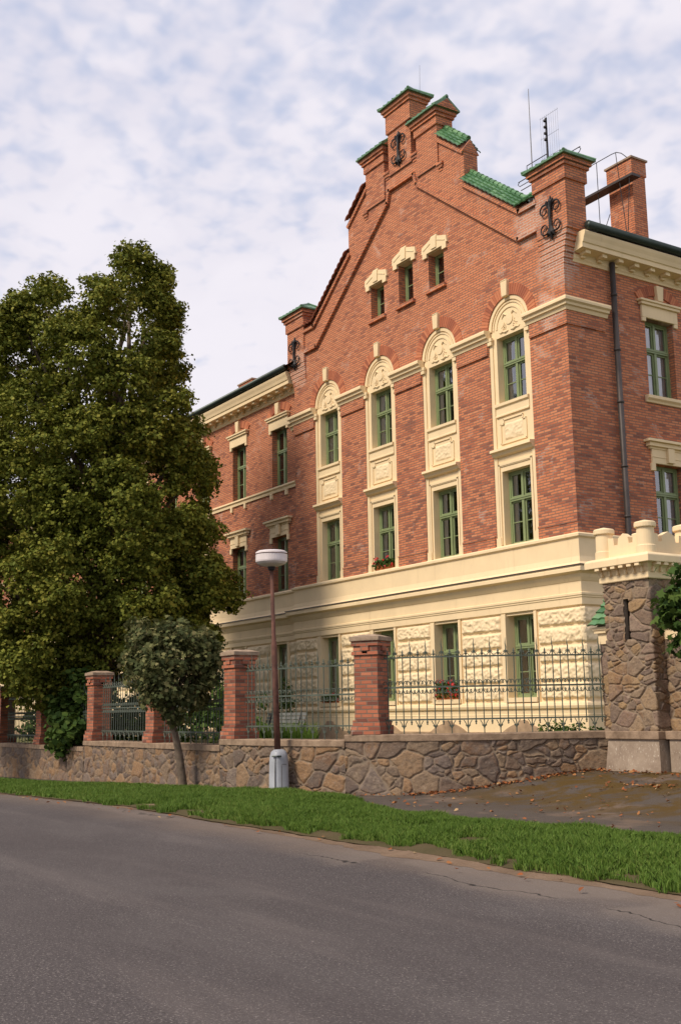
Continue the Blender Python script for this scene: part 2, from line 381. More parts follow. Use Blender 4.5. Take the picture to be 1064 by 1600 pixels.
def glass():
    m, q = newmat('window_glass'); co = objco(q)
    b = q('ShaderNodeBump', {'Strength': .10, 'Distance': .05, 'Height': q.noise(co, 2.2, 2, .5)})
    lw = q('ShaderNodeLayerWeight', {'Blend': .60, 'Normal': b.outputs[0]})
    gl = q('ShaderNodeBsdfGlossy', {'Color': (.9, .92, .95, 1), 'Roughness': .03, 'Normal': b.outputs[0]})
    tr = q('ShaderNodeBsdfTransparent', {'Color': (.93, .95, .94, 1)})
    f = q.math('ADD', g_mul(q, lw.outputs['Fresnel'], .9), .10)
    q('ShaderNodeOutputMaterial', {'Surface': q('ShaderNodeMixShader', {0: f, 1: tr.outputs[0], 2: gl.outputs[0]}).outputs[0]}); return m
def g_mul(q, a, b): return q.math('MULTIPLY', a, b)
M_GLASS = glass()
M_LEAF = island_mat('linden_leaves', [(0, (.045, .062, .010)), (.35, (.105, .130, .018)), (.62, (.185, .195, .028)), (.85, (.29, .255, .045)), (1, (.40, .29, .06))], .7, .16, .15, .5)
M_MAPLE = island_mat('maple_leaves', [(0, (.036, .048, .018)), (.4, (.078, .095, .036)), (.75, (.165, .165, .065)), (1, (.33, .27, .14))], .75, .2, .12, .3)
M_BUSH = island_mat('shrub_leaves', [(0, (.020, .045, .009)), (.5, (.050, .095, .018)), (1, (.11, .16, .032))], .7, .2, .15, .2)
M_GRASS = island_mat('grass_blades', [(0, (.060, .115, .016)), (.4, (.105, .195, .028)), (.75, (.165, .255, .045)), (.9, (.25, .29, .08)), (1, (.36, .29, .13))], .6, .25, .25, .35)
M_FALLEN = island_mat('fallen_leaf', [(0, (.16, .06, .025)), (.5, (.28, .09, .03)), (.85, (.34, .16, .06)), (1, (.42, .30, .16))], .8, .1)

def ground_mat(name, stops, scale, fscale, bump=.5, extra=None, rough=.95):
    m, q = newmat(name); co = objco(q)
    n = q.noise(co, scale, 6, .62, .3); f = q.noise(co, fscale, 4, .7); f2 = q.noise(co, fscale*3.1, 2, .6)
    col = q.ramp(q.math('ADD', q.math('MULTIPLY', n, .7), q.math('MULTIPLY', f, .3)), stops)
    hh = q.math('ADD', f, f2)
    if extra: col = extra(q, co, col, n, f, f2)
    finish(q, col, rough, hh, bump, .012, spec=.15); return m

def road_extra(q, co, col, n, f, f2):
    sp = q('ShaderNodeSeparateXYZ', {0: co})
    col = q.mix(q.step(q.noise(co, 58, 3, .85), .54, .66, 0, .9), col, (.27, .24, .225, 1)); col = q.mix(q.step(q.noise(co, 40, 3, .85), .46, .36, 0, .8), col, (.04, .034, .033, 1))
    col = q.mix(q.step(f2, .40, .30, 0, .6), col, (.035, .03, .03, 1))
    yy = q.math('ADD', sp.outputs[1], q.math('MULTIPLY', q.math('SUBTRACT', q.noise(co, .7, 5, .6), .5), 1.3))
    col = q.mix(q.step(yy, -13.4, -12.1, 0, .5), col, (.22, .165, .125, 1)); tyre = q.noise(q.vscale(co, (.05, .9, 1)), 1.0, 3, .5); col = q.mix(q.step(tyre, .45, .62, 0, .3), col, (.075, .064, .063, 1)); pt = q.noise(q.vscale(co, (.5, 1, 1)), .55, 6, .7, .6); col = q.mix(q.step(pt, .50, .64, 0, .14), col, (.16, .145, .138, 1))
    lane = q.noise(q.vscale(co, (.12, 1.0, 1)), 1.1, 4, .6); col = q.mix(q.step(lane, .5, .72, 0, .35), col, (.17, .145, .135, 1))
    vor = q('ShaderNodeTexVoronoi', {'Vector': q('ShaderNodeVectorMath', {0: co, 1: q('ShaderNodeCombineXYZ', {0: g_mul(q, q.noise(co, 2.5, 4), .8), 1: g_mul(q, q.noise(co, 2.1, 4), .8), 2: 0.0}).outputs[0]}, operation='ADD').outputs[0], 'Scale': .33}, feature='DISTANCE_TO_EDGE')
    ck = q.math('MULTIPLY', q.step(vor.outputs[0], .003, .012, 1, 0), q.math('MULTIPLY', q.step(q.noise(co, .35, 3), .52, .62, 0, .7), q.step(sp.outputs[1], -14.6, -13.4, 0, 1)))
    yc = q.math('ADD', sp.outputs[1], q.math('ADD', q.math('MULTIPLY', q.math('SUBTRACT', q.noise(co, .55, 5, .6), .5), 1.5), 12.95))
    rng = q.math('MULTIPLY', q.step(sp.outputs[0], 8.0, 9.0, 0, 1), q.step(q.noise(co, .8, 2), .36, .46, 0, 1))
    col = q.mix(q.math('MULTIPLY', q.step(yc, -.30, -.02, 0, .4), rng), col, (.20, .165, .14, 1))
    crk = q.math('MULTIPLY', q.step(q.math('ABSOLUTE', yc), .006, .022, 1, 0), rng); col = q.mix(crk, col, (.03, .026, .024, 1))
    return q.mix(ck, col, (.035, .03, .028, 1))
M_ROAD = ground_mat('road_asphalt', [(.3, (.064, .056, .057)), (.7, (.090, .079, .078))], .5, 55, .55, road_extra)

def walk_extra(q, co, col, n, f, f2):
    sp = q('ShaderNodeSeparateXYZ', {0: co})
    moss = q.math('MULTIPLY', q.step(q.noise(co, 1.3, 6, .68, .6), .40, .56, 0, .95), q.math('MULTIPLY', q.step(sp.outputs[1], -8.0, -6.3, 0, 1), q.step(sp.outputs[0], 2.2, 4.6, 0, 1)))
    col = q.mix(q.step(f2, .60, .75, 0, .6), col, (.30, .24, .19, 1))
    col = q.mix(q.step(q.noise(co, .9, 5, .6), .52, .66, 0, .5), col, (.22, .155, .115, 1))
    return q.mix(moss, col, q.mix(f, (.055, .036, .012, 1), (.13, .078, .020, 1)))
M_WALK = ground_mat('pavement_asphalt', [(.3, (.066, .055, .047)), (.7, (.105, .087, .074))], .7, 45, .6, walk_extra)
M_SOIL = ground_mat('sandy_soil', [(.3, (.115, .075, .048)), (.7, (.25, .175, .12))], 1.6, 30, .8)
M_TURF = ground_mat('turf', [(.3, (.06, .055, .022)), (.6, (.10, .075, .04)), (.8, (.16, .115, .07))], 1.6, 26, .9)
M_GARDEN = ground_mat('garden_soil', [(.3, (.06, .075, .025)), (.7, (.16, .15, .07))], .8, 25, .8)
M_FIELD = ground_mat('far_field', [(.3, (.06, .08, .03)), (.7, (.10, .12, .045))], .05, 2, .3)

# ------------------------------------------------------------------ ground
def gz(x, y):
    base = -.02*min(60.0, -x) if x < 0 else 0.0
    t = max(0.0, min(1.0, (y+7.6)/4.0)); t = t*t*(3-2*t)
    k = max(0.0, min(1.0, (x-1.0)/1.5))
    return base+.43*t*k
gzv = np.vectorize(gz)

def sheet(name, xs, ys, dz, m, edge=None):
    X, Y = np.meshgrid(xs, ys, indexing='ij')
    if edge: Y = edge(X, Y)
    return link(bpy.data.objects.new(name, grid_mesh(name, np.stack([X, Y, gzv(X, Y)+dz], -1), m)))

o = sheet('ground', np.concatenate([[-1500, -300, -60], np.arange(-40, 1, 10), [60, 300, 1500]]).astype(float), np.array([-1500, -300, -60, -24, -14, -9.5, -8.2, 60, 300, 1500.]), -.03, M_FIELD); tag(o, kind='structure')
xs = np.arange(-90, 60.1, .5)
def road_edge(X, Y): return np.where(Y > -12.5, -12.22+.22*(vnoise(X*.9, X*0+3, 5, 4)-.45), Y)
o = sheet('road', xs, np.array([-24, -20, -17, -15, -13, -11.5]), .004, M_ROAD); tag(o, kind='structure')

# sandy shoulder between road and verge
xs2 = np.arange(-40, 25, .06); tt = np.linspace(0, 1, 14)
X, T = np.meshgrid(xs2, tt, indexing='ij')
lo = -12.02-.30*(vnoise(X*.8, X*0+9, 8, 4)-.4)-.16*(vnoise(X*4.5, X*0+4, 18, 3)-.42)-.24*sstep(3, 9, X); hi = lo*0-11.3
Y = lo+(hi-lo)*T
Z = gzv(X, Y)+.006+.05*np.sin(np.clip(T*1.3, 0, 1)*pi/2)**2*sstep(0, .5, T)+.02*(vnoise(X*6, Y*6, 2, 3)-.45)*sstep(0, .25, T)
tag(link(bpy.data.objects.new('soil_strip', grid_mesh('soil_strip', np.stack([X, Y, Z], -1), M_SOIL))), kind='structure')

def verge_in(x):                                       # wall-side edge of the grass
    return np.interp(x, [-40, -20, -12, -7, -4.2, 0, 1.6, 2.6, 3.6, 5.0, 7, 9, 11, 25], [-10.1, -9.9, -9.55, -9.0, -8.62, -8.35, -8.2, -8.35, -9.0, -9.45, -9.5, -9.2, -9.0, -8.8])
def verge_out(x): return -11.95+.22*(vnoise(x*1.1, x*0+1, 15, 4)-.45)
T2 = np.linspace(0, 1, 16); X, T = np.meshgrid(np.arange(-40, 25, .2), T2, indexing='ij')
lo, hi = verge_out(X)-.05, verge_in(X); Y = lo+(hi-lo)*T
Zv = gzv(X, Y)+.02+.10*np.sin(np.clip(T*1.0, 0, 1)*pi)**.7*(.5+.5*sstep(-2, 5, X))
tag(link(bpy.data.objects.new('verge_soil', grid_mesh('verge_soil', np.stack([X, Y, Zv], -1), M_TURF))), kind='structure')
o = sheet('pavement', np.arange(-40, 30.1, .35), np.linspace(-10.6, -2.2, 40), .006, M_WALK); tag(o, kind='structure')

# grass blades
def blades(n, xr, hgt, w, seed):
    r = np.random.default_rng(seed)
    x = r.uniform(xr[0], xr[1], n); lo, hi = verge_out(x), verge_in(x); t = r.uniform(0, 1, n)
    ragged = .32*(vnoise(x*2.2, t*3, 77, 3)-.45); y = lo+(hi-lo)*t+ragged*(np.abs(t-.5)*2)
    z = gzv(x, y)+.02+.10*np.sin(np.clip(t, 0, 1)*pi)**.7*(.5+.5*sstep(-2, 5, x))-.01
    clump = vnoise(x*1.4, y*1.8, 31, 3)
    keep = (clump > .20+.16*(t < .08)-.0*t) & (r.uniform(0, 1, n) < sstep(.12, .35, clump)+.35); x, y, z, clump = x[keep], y[keep], z[keep], clump[keep]; n = len(x)
    L = hgt*(.35+1.0*clump)*r.uniform(.55, 1.35, n); a = r.uniform(0, 2*pi, n); lean = r.uniform(.1, .75, n)
    d = np.stack([np.cos(a), np.sin(a)], -1); b = r.uniform(0, 2*pi, n); ww = w*r.uniform(.6, 1.4, n)
    s = np.stack([np.cos(b)*ww, np.sin(b)*ww], -1)
    p0 = np.stack([x, y], -1); p1 = p0+d*(L*lean*.35)[:, None]; p2 = p0+d*(L*lean)[:, None]
    V = np.zeros((n, 5, 3)); V[:, 0, :2] = p0-s; V[:, 1, :2] = p0+s; V[:, 2, :2] = p1+s*.75; V[:, 3, :2] = p2; V[:, 4, :2] = p1-s*.75
    V[:, 0, 2] = V[:, 1, 2] = z; V[:, 2, 2] = V[:, 4, 2] = z+L*.6; V[:, 3, 2] = z+L*(1-.3*lean)
    return V.reshape(-1, 3)
gv = np.concatenate([blades(190000, (-1, 14), .125, .0055, 1), blades(25000, (14, 25), .125, .008, 4), blades(80000, (-12, 0), .115, .008, 2), blades(30000, (-34, -11), .12, .013, 3)])
tag(link(bpy.data.objects.new('verge_grass', mesh_np('verge_grass', gv, 5, M_GRASS))), 'long green grass on the verge between road and stone wall', 'grass', kind='stuff')

# ------------------------------------------------------------------ school building
B = empty('school_building', (-6.78, 0.3, .7))
tag(B, 'three storey red brick school with stepped gable, cream plaster base and green windows', 'building')
XC = -6.775; XL = -13.55; COLS = [-2.21, -5.27, -8.33, -11.39]
HW, CW, ARZ = .55, .82, 11.85
def mir(pts): return [(2*XC-x, z) for x, z in reversed(pts)]
half = [(XC+d, z) for d, z in [(6.775, 5.8), (6.775, 13.9), (6.2, 14.86), (5.3, 14.86), (3.03, 16.62), (3.03, 17.66), (1.9, 18.55)]]
outline = half+mir(half)
def colring(c, r=CW): return [(c-r, 5.8), (c+r, 5.8)]+arc(c, ARZ, r, 0, pi, 20)
attic = [(XC-1.53, 13.93, 15.1), (XC, 13.93, 15.3), (XC+1.53, 13.93, 15.1)]
AW = .37
# brick wall of the gable: one plate with window columns cut out (bottom edge of the columns is open)
cut = []
base = [(XL, 5.8)]
for c in sorted(COLS): base += [(c-CW, 5.8)]+list(reversed(arc(c, ARZ, CW, 0, pi, 20)))+[(c+CW, 5.8)]
outer = base+half+mir(half)[:-1]
holes = [[(x-AW, a), (x+AW, a), (x+AW, b), (x-AW, b)] for x, a, b in attic]
wall = plate(outer, holes, 0.0, .42)
# wing wall (set back) and right-hand wall
WY = .30
WIN_W = [-15.18-3.14*k for k in range(11)]
def rect(c, a, b, w=HW): return [(c-w, a), (c+w, a), (c+w, b), (c-w, b)]
wing = plate([(-60, 5.8), (XL, 5.8), (XL, 13.3), (-60, 13.3)], [rect(c, 9.72, 11.87) for c in WIN_W]+[rect(c, 5.86, 7.86) for c in WIN_W], WY, WY+.42)
RY = [3.44, 6.55]
right = plate([(.42, 5.8), (14, 5.8), (14, 13.3), (.42, 13.3)], [rect(c, 9.72, 11.87) for c in RY]+[rect(c, 5.86, 7.86) for c in RY], 0.0, .42).xf(ROTR)
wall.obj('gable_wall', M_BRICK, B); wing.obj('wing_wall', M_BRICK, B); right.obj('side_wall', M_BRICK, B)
# raised outer zone of the gable above the slanted moulding
ml = [(XC+d, z) for d, z in [(5.95, 14.05), (5.2, 14.05), (.78, 17.52), (.66, 17.92)]]
zone = [half[1], half[2], half[3], half[4], half[5], half[6]]+mir([half[1], half[2], half[3], half[4], half[5], half[6]])
mlf = ml+mir(ml)
low = [(XL, 14.05)]+[(x, z) for x, z in reversed(mlf)]+[(0, 14.05)]
up_ = [(0, 14.05)]
zn = [(XL, 14.05)]+list(reversed(mlf))+[(0, 14.05), half[2], half[3], half[4], half[5], half[6]]+mir([half[2], half[3], half[4], half[5], half[6]])
MB().merge(plate(zn, [], -.05, -.002)).obj('gable_border', M_BRICK, B)
def strip(mb, pts, th, y0, y1):
    for (x0, z0), (x1, z1) in zip(pts[:-1], pts[1:]):
        d = Vector((x1-x0, z1-z0)).normalized(); n = Vector((-d.y, d.x))*th/2; e = d*th*.3
        mb.prism([(x0-n.x-e.x, z0-n.y-e.y), (x1-n.x+e.x, z1-n.y+e.y), (x1+n.x+e.x, z1+n.y+e.y), (x0+n.x-e.x, z0+n.y-e.y)], y0, y1)
mo = MB(); strip(mo, list(reversed(mlf)), .11, -.11, -.003); mo.obj('gable_moulding', M_BRICK, B)
for sgn in (1, -1):
    ec = MB()
    X = lambda d: XC+sgn*d
    pts = [(X(5.95), 14.80), (X(5.3), 14.80), (X(3.0), 16.58)]
    strip(ec, pts if sgn < 0 else list(reversed(pts)), .13, -.13, -.051)
    pts = [(X(3.03), 17.58), (X(1.9), 18.47)]; strip(ec, pts if sgn < 0 else list(reversed(pts)), .12, -.12, -.052)
    ec.obj('gable_coping_course', M_BRICK, B)

def pier(x0, x1, y0, y1, z0, z1, zband, name='gable_pier'):
    m = MB(); m.box(x0, x1, y0, y1, z0, zband); e = .05
    m.box(x0-e, x1+e, y0-e, y1+e, zband, z1-.22)
    m.box(x0-e-.05, x1+e+.05, y0-e-.05, y1+e+.05, z1-.22, z1-.12); m.box(x0-e-.10, x1+e+.10, y0-e-.10, y1+e+.10, z1-.12, z1)
    m.obj(name, M_BRICK, B)
def hipcap(x0, x1, y0, y1, z, hgt, gable=False, ov=.18):
    x0 -= ov; x1 += ov; y0 -= ov; y1 += ov; ym = (y0+y1)/2; ins = 0 if gable else (y1-y0)/2*.75
    m = MB(); e = .05
    vs = [(x0, y0, z), (x1, y0, z), (x1, y1, z), (x0, y1, z), (x0, y0, z+e), (x1, y0, z+e), (x1, y1, z+e), (x0, y1, z+e), (x0+ins, ym, z+hgt), (x1-ins, ym, z+hgt)]
    m.add(vs, [(3, 2, 1, 0), (0, 1, 5, 4), (1, 2, 6, 5), (2, 3, 7, 6), (3, 0, 4, 7), (4, 5, 9, 8), (6, 7, 8, 9), (5, 6, 9), (7, 4, 8)])
    m.tube([(x0+ins, ym, z+hgt), (x1-ins, ym, z+hgt)], .06, 8)
    if not gable:
        for c, r in (((x0, y0), x0+ins), ((x1, y0), x1-ins), ((x1, y1), x1-ins), ((x0, y1), x0+ins)): m.tube([(c[0], c[1], z+e), (r, ym, z+hgt)], .045, 6)
    n = max(3, int((x1-x0)/.22))
    for k in range(n):                                  # tile rolls down the front slope
        xx = x0+(k+.5)*(x1-x0)/n
        tx = min(max(xx, x0+ins*.0), x1); rr = 1.0 if gable else min(1.0, (xx-x0)/max(ins, .01), (x1-xx)/max(ins, .01))
        m.tube([(xx, y0, z+e), (xx, y0+(ym-y0)*rr, z+e+(hgt-e)*rr)], .03, 5); m.tube([(xx, y1, z+e), (xx, y1-(ym-y0)*rr, z+e+(hgt-e)*rr)], .03, 5)
    m.obj('tiled_cap', M_COPPER, B)
# centre pier, flanking piers, corner piers
pier(XC-.60, XC+.60, -.10, .46, 18.35, 20.62, 19.78); hipcap(XC-.65, XC+.65, -.15, .51, 20.62, .30)
for s in (1, -1):
    a, b = sorted((XC+s*.86, XC+s*1.90)); pier(a, b, -.10, .42, 18.45 if s > 0 else 18.45, 19.46, 18.98)
    hipcap(a-.05, b+.05, -.15, .47, 19.46, .40, gable=True)
    for xx in (a-.28, b+.19): gm = MB(); gm.add([(xx, -.24, 19.465), (xx, .56, 19.465), (xx, .16, 19.78), (xx+.05, -.24, 19.465), (xx+.05, .56, 19.465), (xx+.05, .16, 19.78)], [(0, 2, 1), (3, 4, 5), (0, 1, 4, 3), (1, 2, 5, 4), (2, 0, 3, 5)]); gm.obj('cap_gable', M_BRICK, B)
    # corbelled feet of the piers
    cb = MB()
    for k in range(3):
        cb.box(XC+s*.74-.16+.03*k, XC+s*.74+.16-.03*k, -.13+.03*k, -.051, 18.48-.09*k, 18.56-.09*k)
        cb.box(XC+s*1.98-.14+.03*k, XC+s*1.98+.14-.03*k, -.13+.03*k, -.051, 17.62-.09*k, 17.70-.09*k)
    cb.box(min(XC+s*1.86, XC+s*1.90), max(XC+s*1.86, XC+s*1.90), -.10, .30, 17.7, 18.45) if False else None
    bx = sorted((XC+s*.86, XC+s*1.90)); cb.box(bx[0], bx[1], -.099, -.051, 17.7, 18.45)
    cb.obj('pier_corbel', M_BRICK, B)
    # end block of the short tiled step
    ex = sorted((XC+s*2.75, XC+s*3.05)); eb = MB(); eb.box(ex[0], ex[1], -.055, .46, 16.6, 17.66); eb.prism([(0, 0), (1, 0), (.5, 1)], 0, 1) if False else None
    gx = XC+s*3.05
    eb.add([(gx-.04, -.12, 17.60), (gx-.04, .52, 17.60), (gx-.04, .20, 18.02), (gx+.02, -.12, 17.60), (gx+.02, .52, 17.60), (gx+.02, .20, 18.02)], [(0, 2, 1), (3, 4, 5), (0, 1, 4, 3), (1, 2, 5, 4), (2, 0, 3, 5)])
    eb.obj('gable_step', M_BRICK, B)
    cx0, cx1 = sorted((XC+s*5.95, XC+s*7.08))
    pier(cx0, cx1, -.10, .60, 13.85, 15.60, 15.02); hipcap(cx0-.05, cx1+.05, -.15, .65, 15.60, .34)
    cc = MB()
    for k in range(8):
        f = (k/7)**1.4; e0 = XC+s*(6.775+.005+.295*f); i0 = XC+s*5.95
        cc.box(min(i0, e0) if s > 0 else e0, max(i0, e0) if s > 0 else XC-5.95, -.002-.098*f, .58, 12.7+1.15*k/8, 12.7+1.15*(k+1)/8-.0005)
    cc.obj('corner_corbel', M_BRICK, B)

def tiles(mb, o, du, dv, nu, nv, th=.035):
    o, du, dv = Vector(o), Vector(du), Vector(dv); n = du.cross(dv).normalized()
    if n.z < 0: n = -n
    for j in range(nv):
        for i in range(nu):
            p = o+du*(i/nu)+dv*(j/nv); a, b = du/nu, dv/nv*1.25
            vs = []
            for k in range(5):
                t = k/4; hh = .030*sin(pi*t)
                for (v, lift) in ((0, th+.02), (1, .008)): vs.append(p+a*t*1.02+b*v+n*(hh+lift))
            fs = [(2*k, 2*k+2, 2*k+3, 2*k+1) for k in range(4)]
            k0 = len(vs); vs += [vs[2*k]-n*th for k in range(5)]; fs += [(2*k+2, 2*k, k0+k, k0+k+1) for k in range(4)]
            mb.add(vs, fs)
def ridge(mb, a, b, n, r=.075):
    a, b = Vector(a), Vector(b)
    for k in range(n): mb.tube([a+(b-a)*(k/n), a+(b-a)*((k+1.08)/n)], [r*1.12, r*.82], 8)
for s in (1, -1):
    for (d0, z0, d1, z1, nu) in ((5.28, 14.90, 3.0, 16.68, 13), (2.98, 17.72, 1.9, 18.60, 5)):
        A, Bp = (XC+s*d0, -.20, z0), (XC+s*d1, -.20, z1); du = Vector(Bp)-Vector(A)
        m = MB(); tiles(m, A, du, (0, .42, .34), nu, 4); tiles(m, (A[0], .62, A[2]), du, (0, -.40, .33), nu, 4)
        ridge(m, Vector(A)+Vector((0, .42, .38)), Vector(Bp)+Vector((0, .42, .38)), nu//1)
        m.obj('tiled_slope', M_TILE if s > 0 else M_BROWNTILE, B)
    # flat foot of the slope against the corner pier
    fm = MB(); a, b = sorted((XC+s*5.25, XC+s*5.9))
    tiles(fm, (a, -.2, 14.9), (b-a, 0, 0), (0, .42, .34), 3, 4); ridge(fm, (a, .22, 15.28), (b, .22, 15.28), 3); fm.obj('tiled_slope', M_TILE if s > 0 else M_BROWNTILE, B)
# backing of the sloped steps
for s in (1, -1):
    bk = MB()
    for (d0, z0, d1, z1) in ((5.28, 14.86, 3.05, 16.60), (3.03, 17.62, 1.9, 18.52)):
        A, C_ = (XC+s*d0, z0), (XC+s*d1, z1)
        bk.add([(A[0], -.12, A[1]), (C_[0], -.12, C_[1]), (C_[0], .54, C_[1]), (A[0], .54, A[1]), (A[0], .21, A[1]+.28), (C_[0], .21, C_[1]+.28)], [(0, 1, 5, 4), (2, 3, 4, 5), (0, 3, 2, 1), (0, 4, 3), (1, 2, 5)])
    bk.obj('slope_backing', M_BRICK, B)

# proud brick bands above and below the brick panels (gable and side wall)
edges = [XL]+[v for c in sorted(COLS) for v in (c-CW, c+CW)]+[0.0]
for a, b in zip(edges[0::2], edges[1::2]):
    b2 = b+.04 if b == 0.0 else b-.03; a2 = a-.04 if a == XL else a+.03
    for z0, z1 in ((5.8, 6.16), (11.2, 11.56)):
        bands = MB(); bands.box(a2, b2, -.04, -.001, z0, z1); bands.box(a2-.001, b2+.001, -.055, -.0415, z1-.06 if z0 < 8 else z0, z1 if z0 < 8 else z0+.06); bands.obj('brick_band', M_BRICK, B)
MB().box(.001, .04, -.001, 1.35, 11.2, 11.56).obj('brick_band', M_BRICK, B); MB().box(.001, .04, -.001, 2.86, 5.8, 6.16).obj('brick_band', M_BRICK, B)

# string course
sprof = [(-.02, 11.90), (.20, 11.88), (.21, 11.84), (.21, 11.78), (.15, 11.74), (.14, 11.68), (.09, 11.66), (.06, 11.57), (-.02, 11.57)]
for path in [[(-14.25, WY), (XL, WY), (XL, 0), (COLS[3]-CW+.06, 0)]]+[[(a+CW-.06, 0), (b-CW+.06, 0)] for a, b in zip(sorted(COLS)[:-1], sorted(COLS)[1:])]+[[(COLS[0]+CW-.06, 0), (0, 0), (0, 1.42)]]:
    MB().sweep(path, sprof).obj('string_course', M_CREAM, B)

# window columns of the gable
def rough_panel(x0, x1, z0, z1, y, depth, seed, du=.04, ang=.0):
    nu, nv = max(3, int((x1-x0)/du)), max(3, int((z1-z0)/du)); xs = np.linspace(x0, x1, nu); zs = np.linspace(z0, z1, nv)
    X, Z = np.meshgrid(xs, zs, indexing='ij'); ed = np.minimum.reduce([X-x0, x1-X, (Z-z0), (z1-Z)])
    r = np.abs(vnoise(X*6+Z*4, Z*8-X*3.5, seed, 4)-.47)*3.4; r2_ = vnoise(X*16, Z*16, seed+3, 3)
    d = sstep(0, .05, ed)*(.30+.55*(1-np.clip(r*1.3, 0, 1))+.45*r2_)*depth
    return np.stack([X, y-d, Z], -1)

def multi_grid(name, grids, m, parent):
    V = []; F = []; o = 0
    for P in grids:
        nu, nv = P.shape[:2]; idx = np.arange(nu*nv).reshape(nu, nv)+o
        F.append(np.stack([idx[:-1, :-1], idx[1:, :-1], idx[1:, 1:], idx[:-1, 1:]], -1).reshape(-1, 4)); V.append(P.reshape(-1, 3)); o += nu*nv
    V = np.concatenate(V); q = np.concatenate(F)
    me = bpy.data.meshes.new(name); me.vertices.add(len(V)); me.vertices.foreach_set('co', V.astype(np.float32).ravel())
    me.loops.add(q.size); me.loops.foreach_set('vertex_index', q.ravel().astype(np.int32)); me.polygons.add(len(q)); me.polygons.foreach_set('loop_start', np.arange(0, q.size, 4, dtype=np.int32))
    me.materials.append(m); me.update(calc_edges=True)
    return link(bpy.data.objects.new(name, me), parent)

for ci, c in enumerate(COLS):
    cp = plate(colring(c, CW), [rect(c, 5.84, 7.87), rect(c, 9.76, 11.6)], .055, .45)
    # raised margins
    for s in (-1, 1):
        a, b = sorted((c+s*CW*.995, c+s*(CW-.13))); cp.box(a, b, .02, .0545, 5.9, 11.66)
        a, b = sorted((c+s*CW*.995, c+s*(CW-.19))); cp.box(a, b, -.01, .0195, 5.8, 6.08)
        a, b = sorted((c+s*(CW+.03), c+s*(CW-.17))); cp.box(a, b, -.055, .0195, 11.57, 11.66) ; cp.box(a+.02, b-.02, -.045, .0195, 11.46, 11.565)
    for r0, r1, y in ((CW*.995, CW-.11, .015), (CW-.15, CW-.19, .03), (.545, .50, .03)):
        n = 24; o_ = arc(c, ARZ, r0, 0, pi, n); i_ = arc(c, ARZ, r1, 0, pi, n)
        for k in range(n): cp.prism([i_[k], o_[k], o_[k+1], i_[k+1]], y, .0545)
    so = cp.obj('window_surround', M_CREAM, B)
    # sill, panel and hood between the storeys
    sp = MB(); sp.sweep([(c-.66, .055), (c+.66, .055)], [(-.02, 9.76), (.08, 9.74), (.08, 9.66), (.03, 9.62), (.03, 9.44), (.05, 9.42), (.05, 9.38), (-.02, 9.36)])
    z0, z1 = 8.62, 9.28; w = .50
    fr = [(c-w, z0), (c+w, z0), (c+w, z1-.12), (c+w-.12, z1-.12), (c+w-.12, z1), (c-w+.12, z1), (c-w+.12, z1-.12), (c-w, z1-.12), (c-w, z0)]
    strip(sp, fr, .035, .025, .0545)
    sp.sweep([(c-.80, .055), (c+.80, .055)], [(-.02, 8.50), (.20, 8.47), (.21, 8.40), (.14, 8.37), (.10, 8.30), (.04, 8.27), (-.02, 8.27)])
    strip(sp, [(c-.64, 5.9), (c-.64, 8.06), (c+.64, 8.06), (c+.64, 5.9)], .06, .015, .0545); strip(sp, [(c-.58, 8.02), (c+.58, 8.02)], .03, .03, .0546)
    sub(bpy.data.objects.new('spandrel_moulding', sp.mesh('spandrel_moulding', M_CREAM)), so).matrix_parent_inverse = Matrix.Translation(B.location) @ Matrix.Translation(B.location).inverted()
    rp = multi_grid('rough_panel', [rough_panel(c-.37, c+.37, 8.70, 9.16, .054, .035, 40+ci, .02)], M_ROUGH, so)
    # relief in the tympanum
    rl = MB(); rl.lathe([(.001, 0), (.15, 0), (.15, .025), (.001, .03)], (0, 0, 0), 20); rl.xf(Matrix.Translation((c, .056, 12.03)) @ Matrix.Rotation(pi/2, 4, 'X'))
    for s in (-1, 1):
        for k in range(5):
            a0 = .25+k*.32; x0, zc = c+s*(.14+.055*k*.6), 11.98+.20*sin(a0)
            pts = [(x0+s*.02*t+s*.08*cos(a0+t*1.1)*(t/4), .045, 11.75+.06*k*(k < 3)+.10*sin(a0+t*.9)+.02*t) for t in range(5)]
            rl.tube(pts, [.008, .015, .018, .014, .004], 5)
        rl.tube([(c+s*.05, .045, 11.72), (c+s*.16, .04, 11.70), (c+s*.28, .045, 11.74), (c+s*.38, .045, 11.70)], [.015, .03, .03, .008], 6)
        rl.tube([(c+s*.10, .045, 12.16), (c+s*.2, .04, 12.22), (c+s*.30, .045, 12.10)], [.02, .03, .008], 6)
    link(bpy.data.objects.new('tympanum_relief', rl.mesh('tympanum_relief', M_CREAM)), so)
    # brick arch of wedge bricks, keystone
    va = MB(); n = 34
    for k in range(n):
        a0 = pi*(k+.06)/n; a1 = pi*(k+.94)/n; R0, R1 = CW+.005, CW+.31
        va.prism([(c+R0*cos(a0), ARZ+R0*sin(a0)), (c+R1*cos(a0), ARZ+R1*sin(a0)), (c+R1*cos(a1), ARZ+R1*sin(a1)), (c+R0*cos(a1), ARZ+R0*sin(a1))], -.02, -.001)
    va.obj('brick_arch', M_VOUS, B)
    ks = MB(); ks.prism([(c-.10, 12.64), (c+.10, 12.64), (c+.13, 13.07), (c-.13, 13.07)], -.11, .05); ks.prism([(c-.13, 13.0705), (c+.13, 13.0705), (c+.11, 13.11), (c-.11, 13.11)], -.115, .0)
    ks.obj('keystone', M_CREAM, B, bevel=.015)

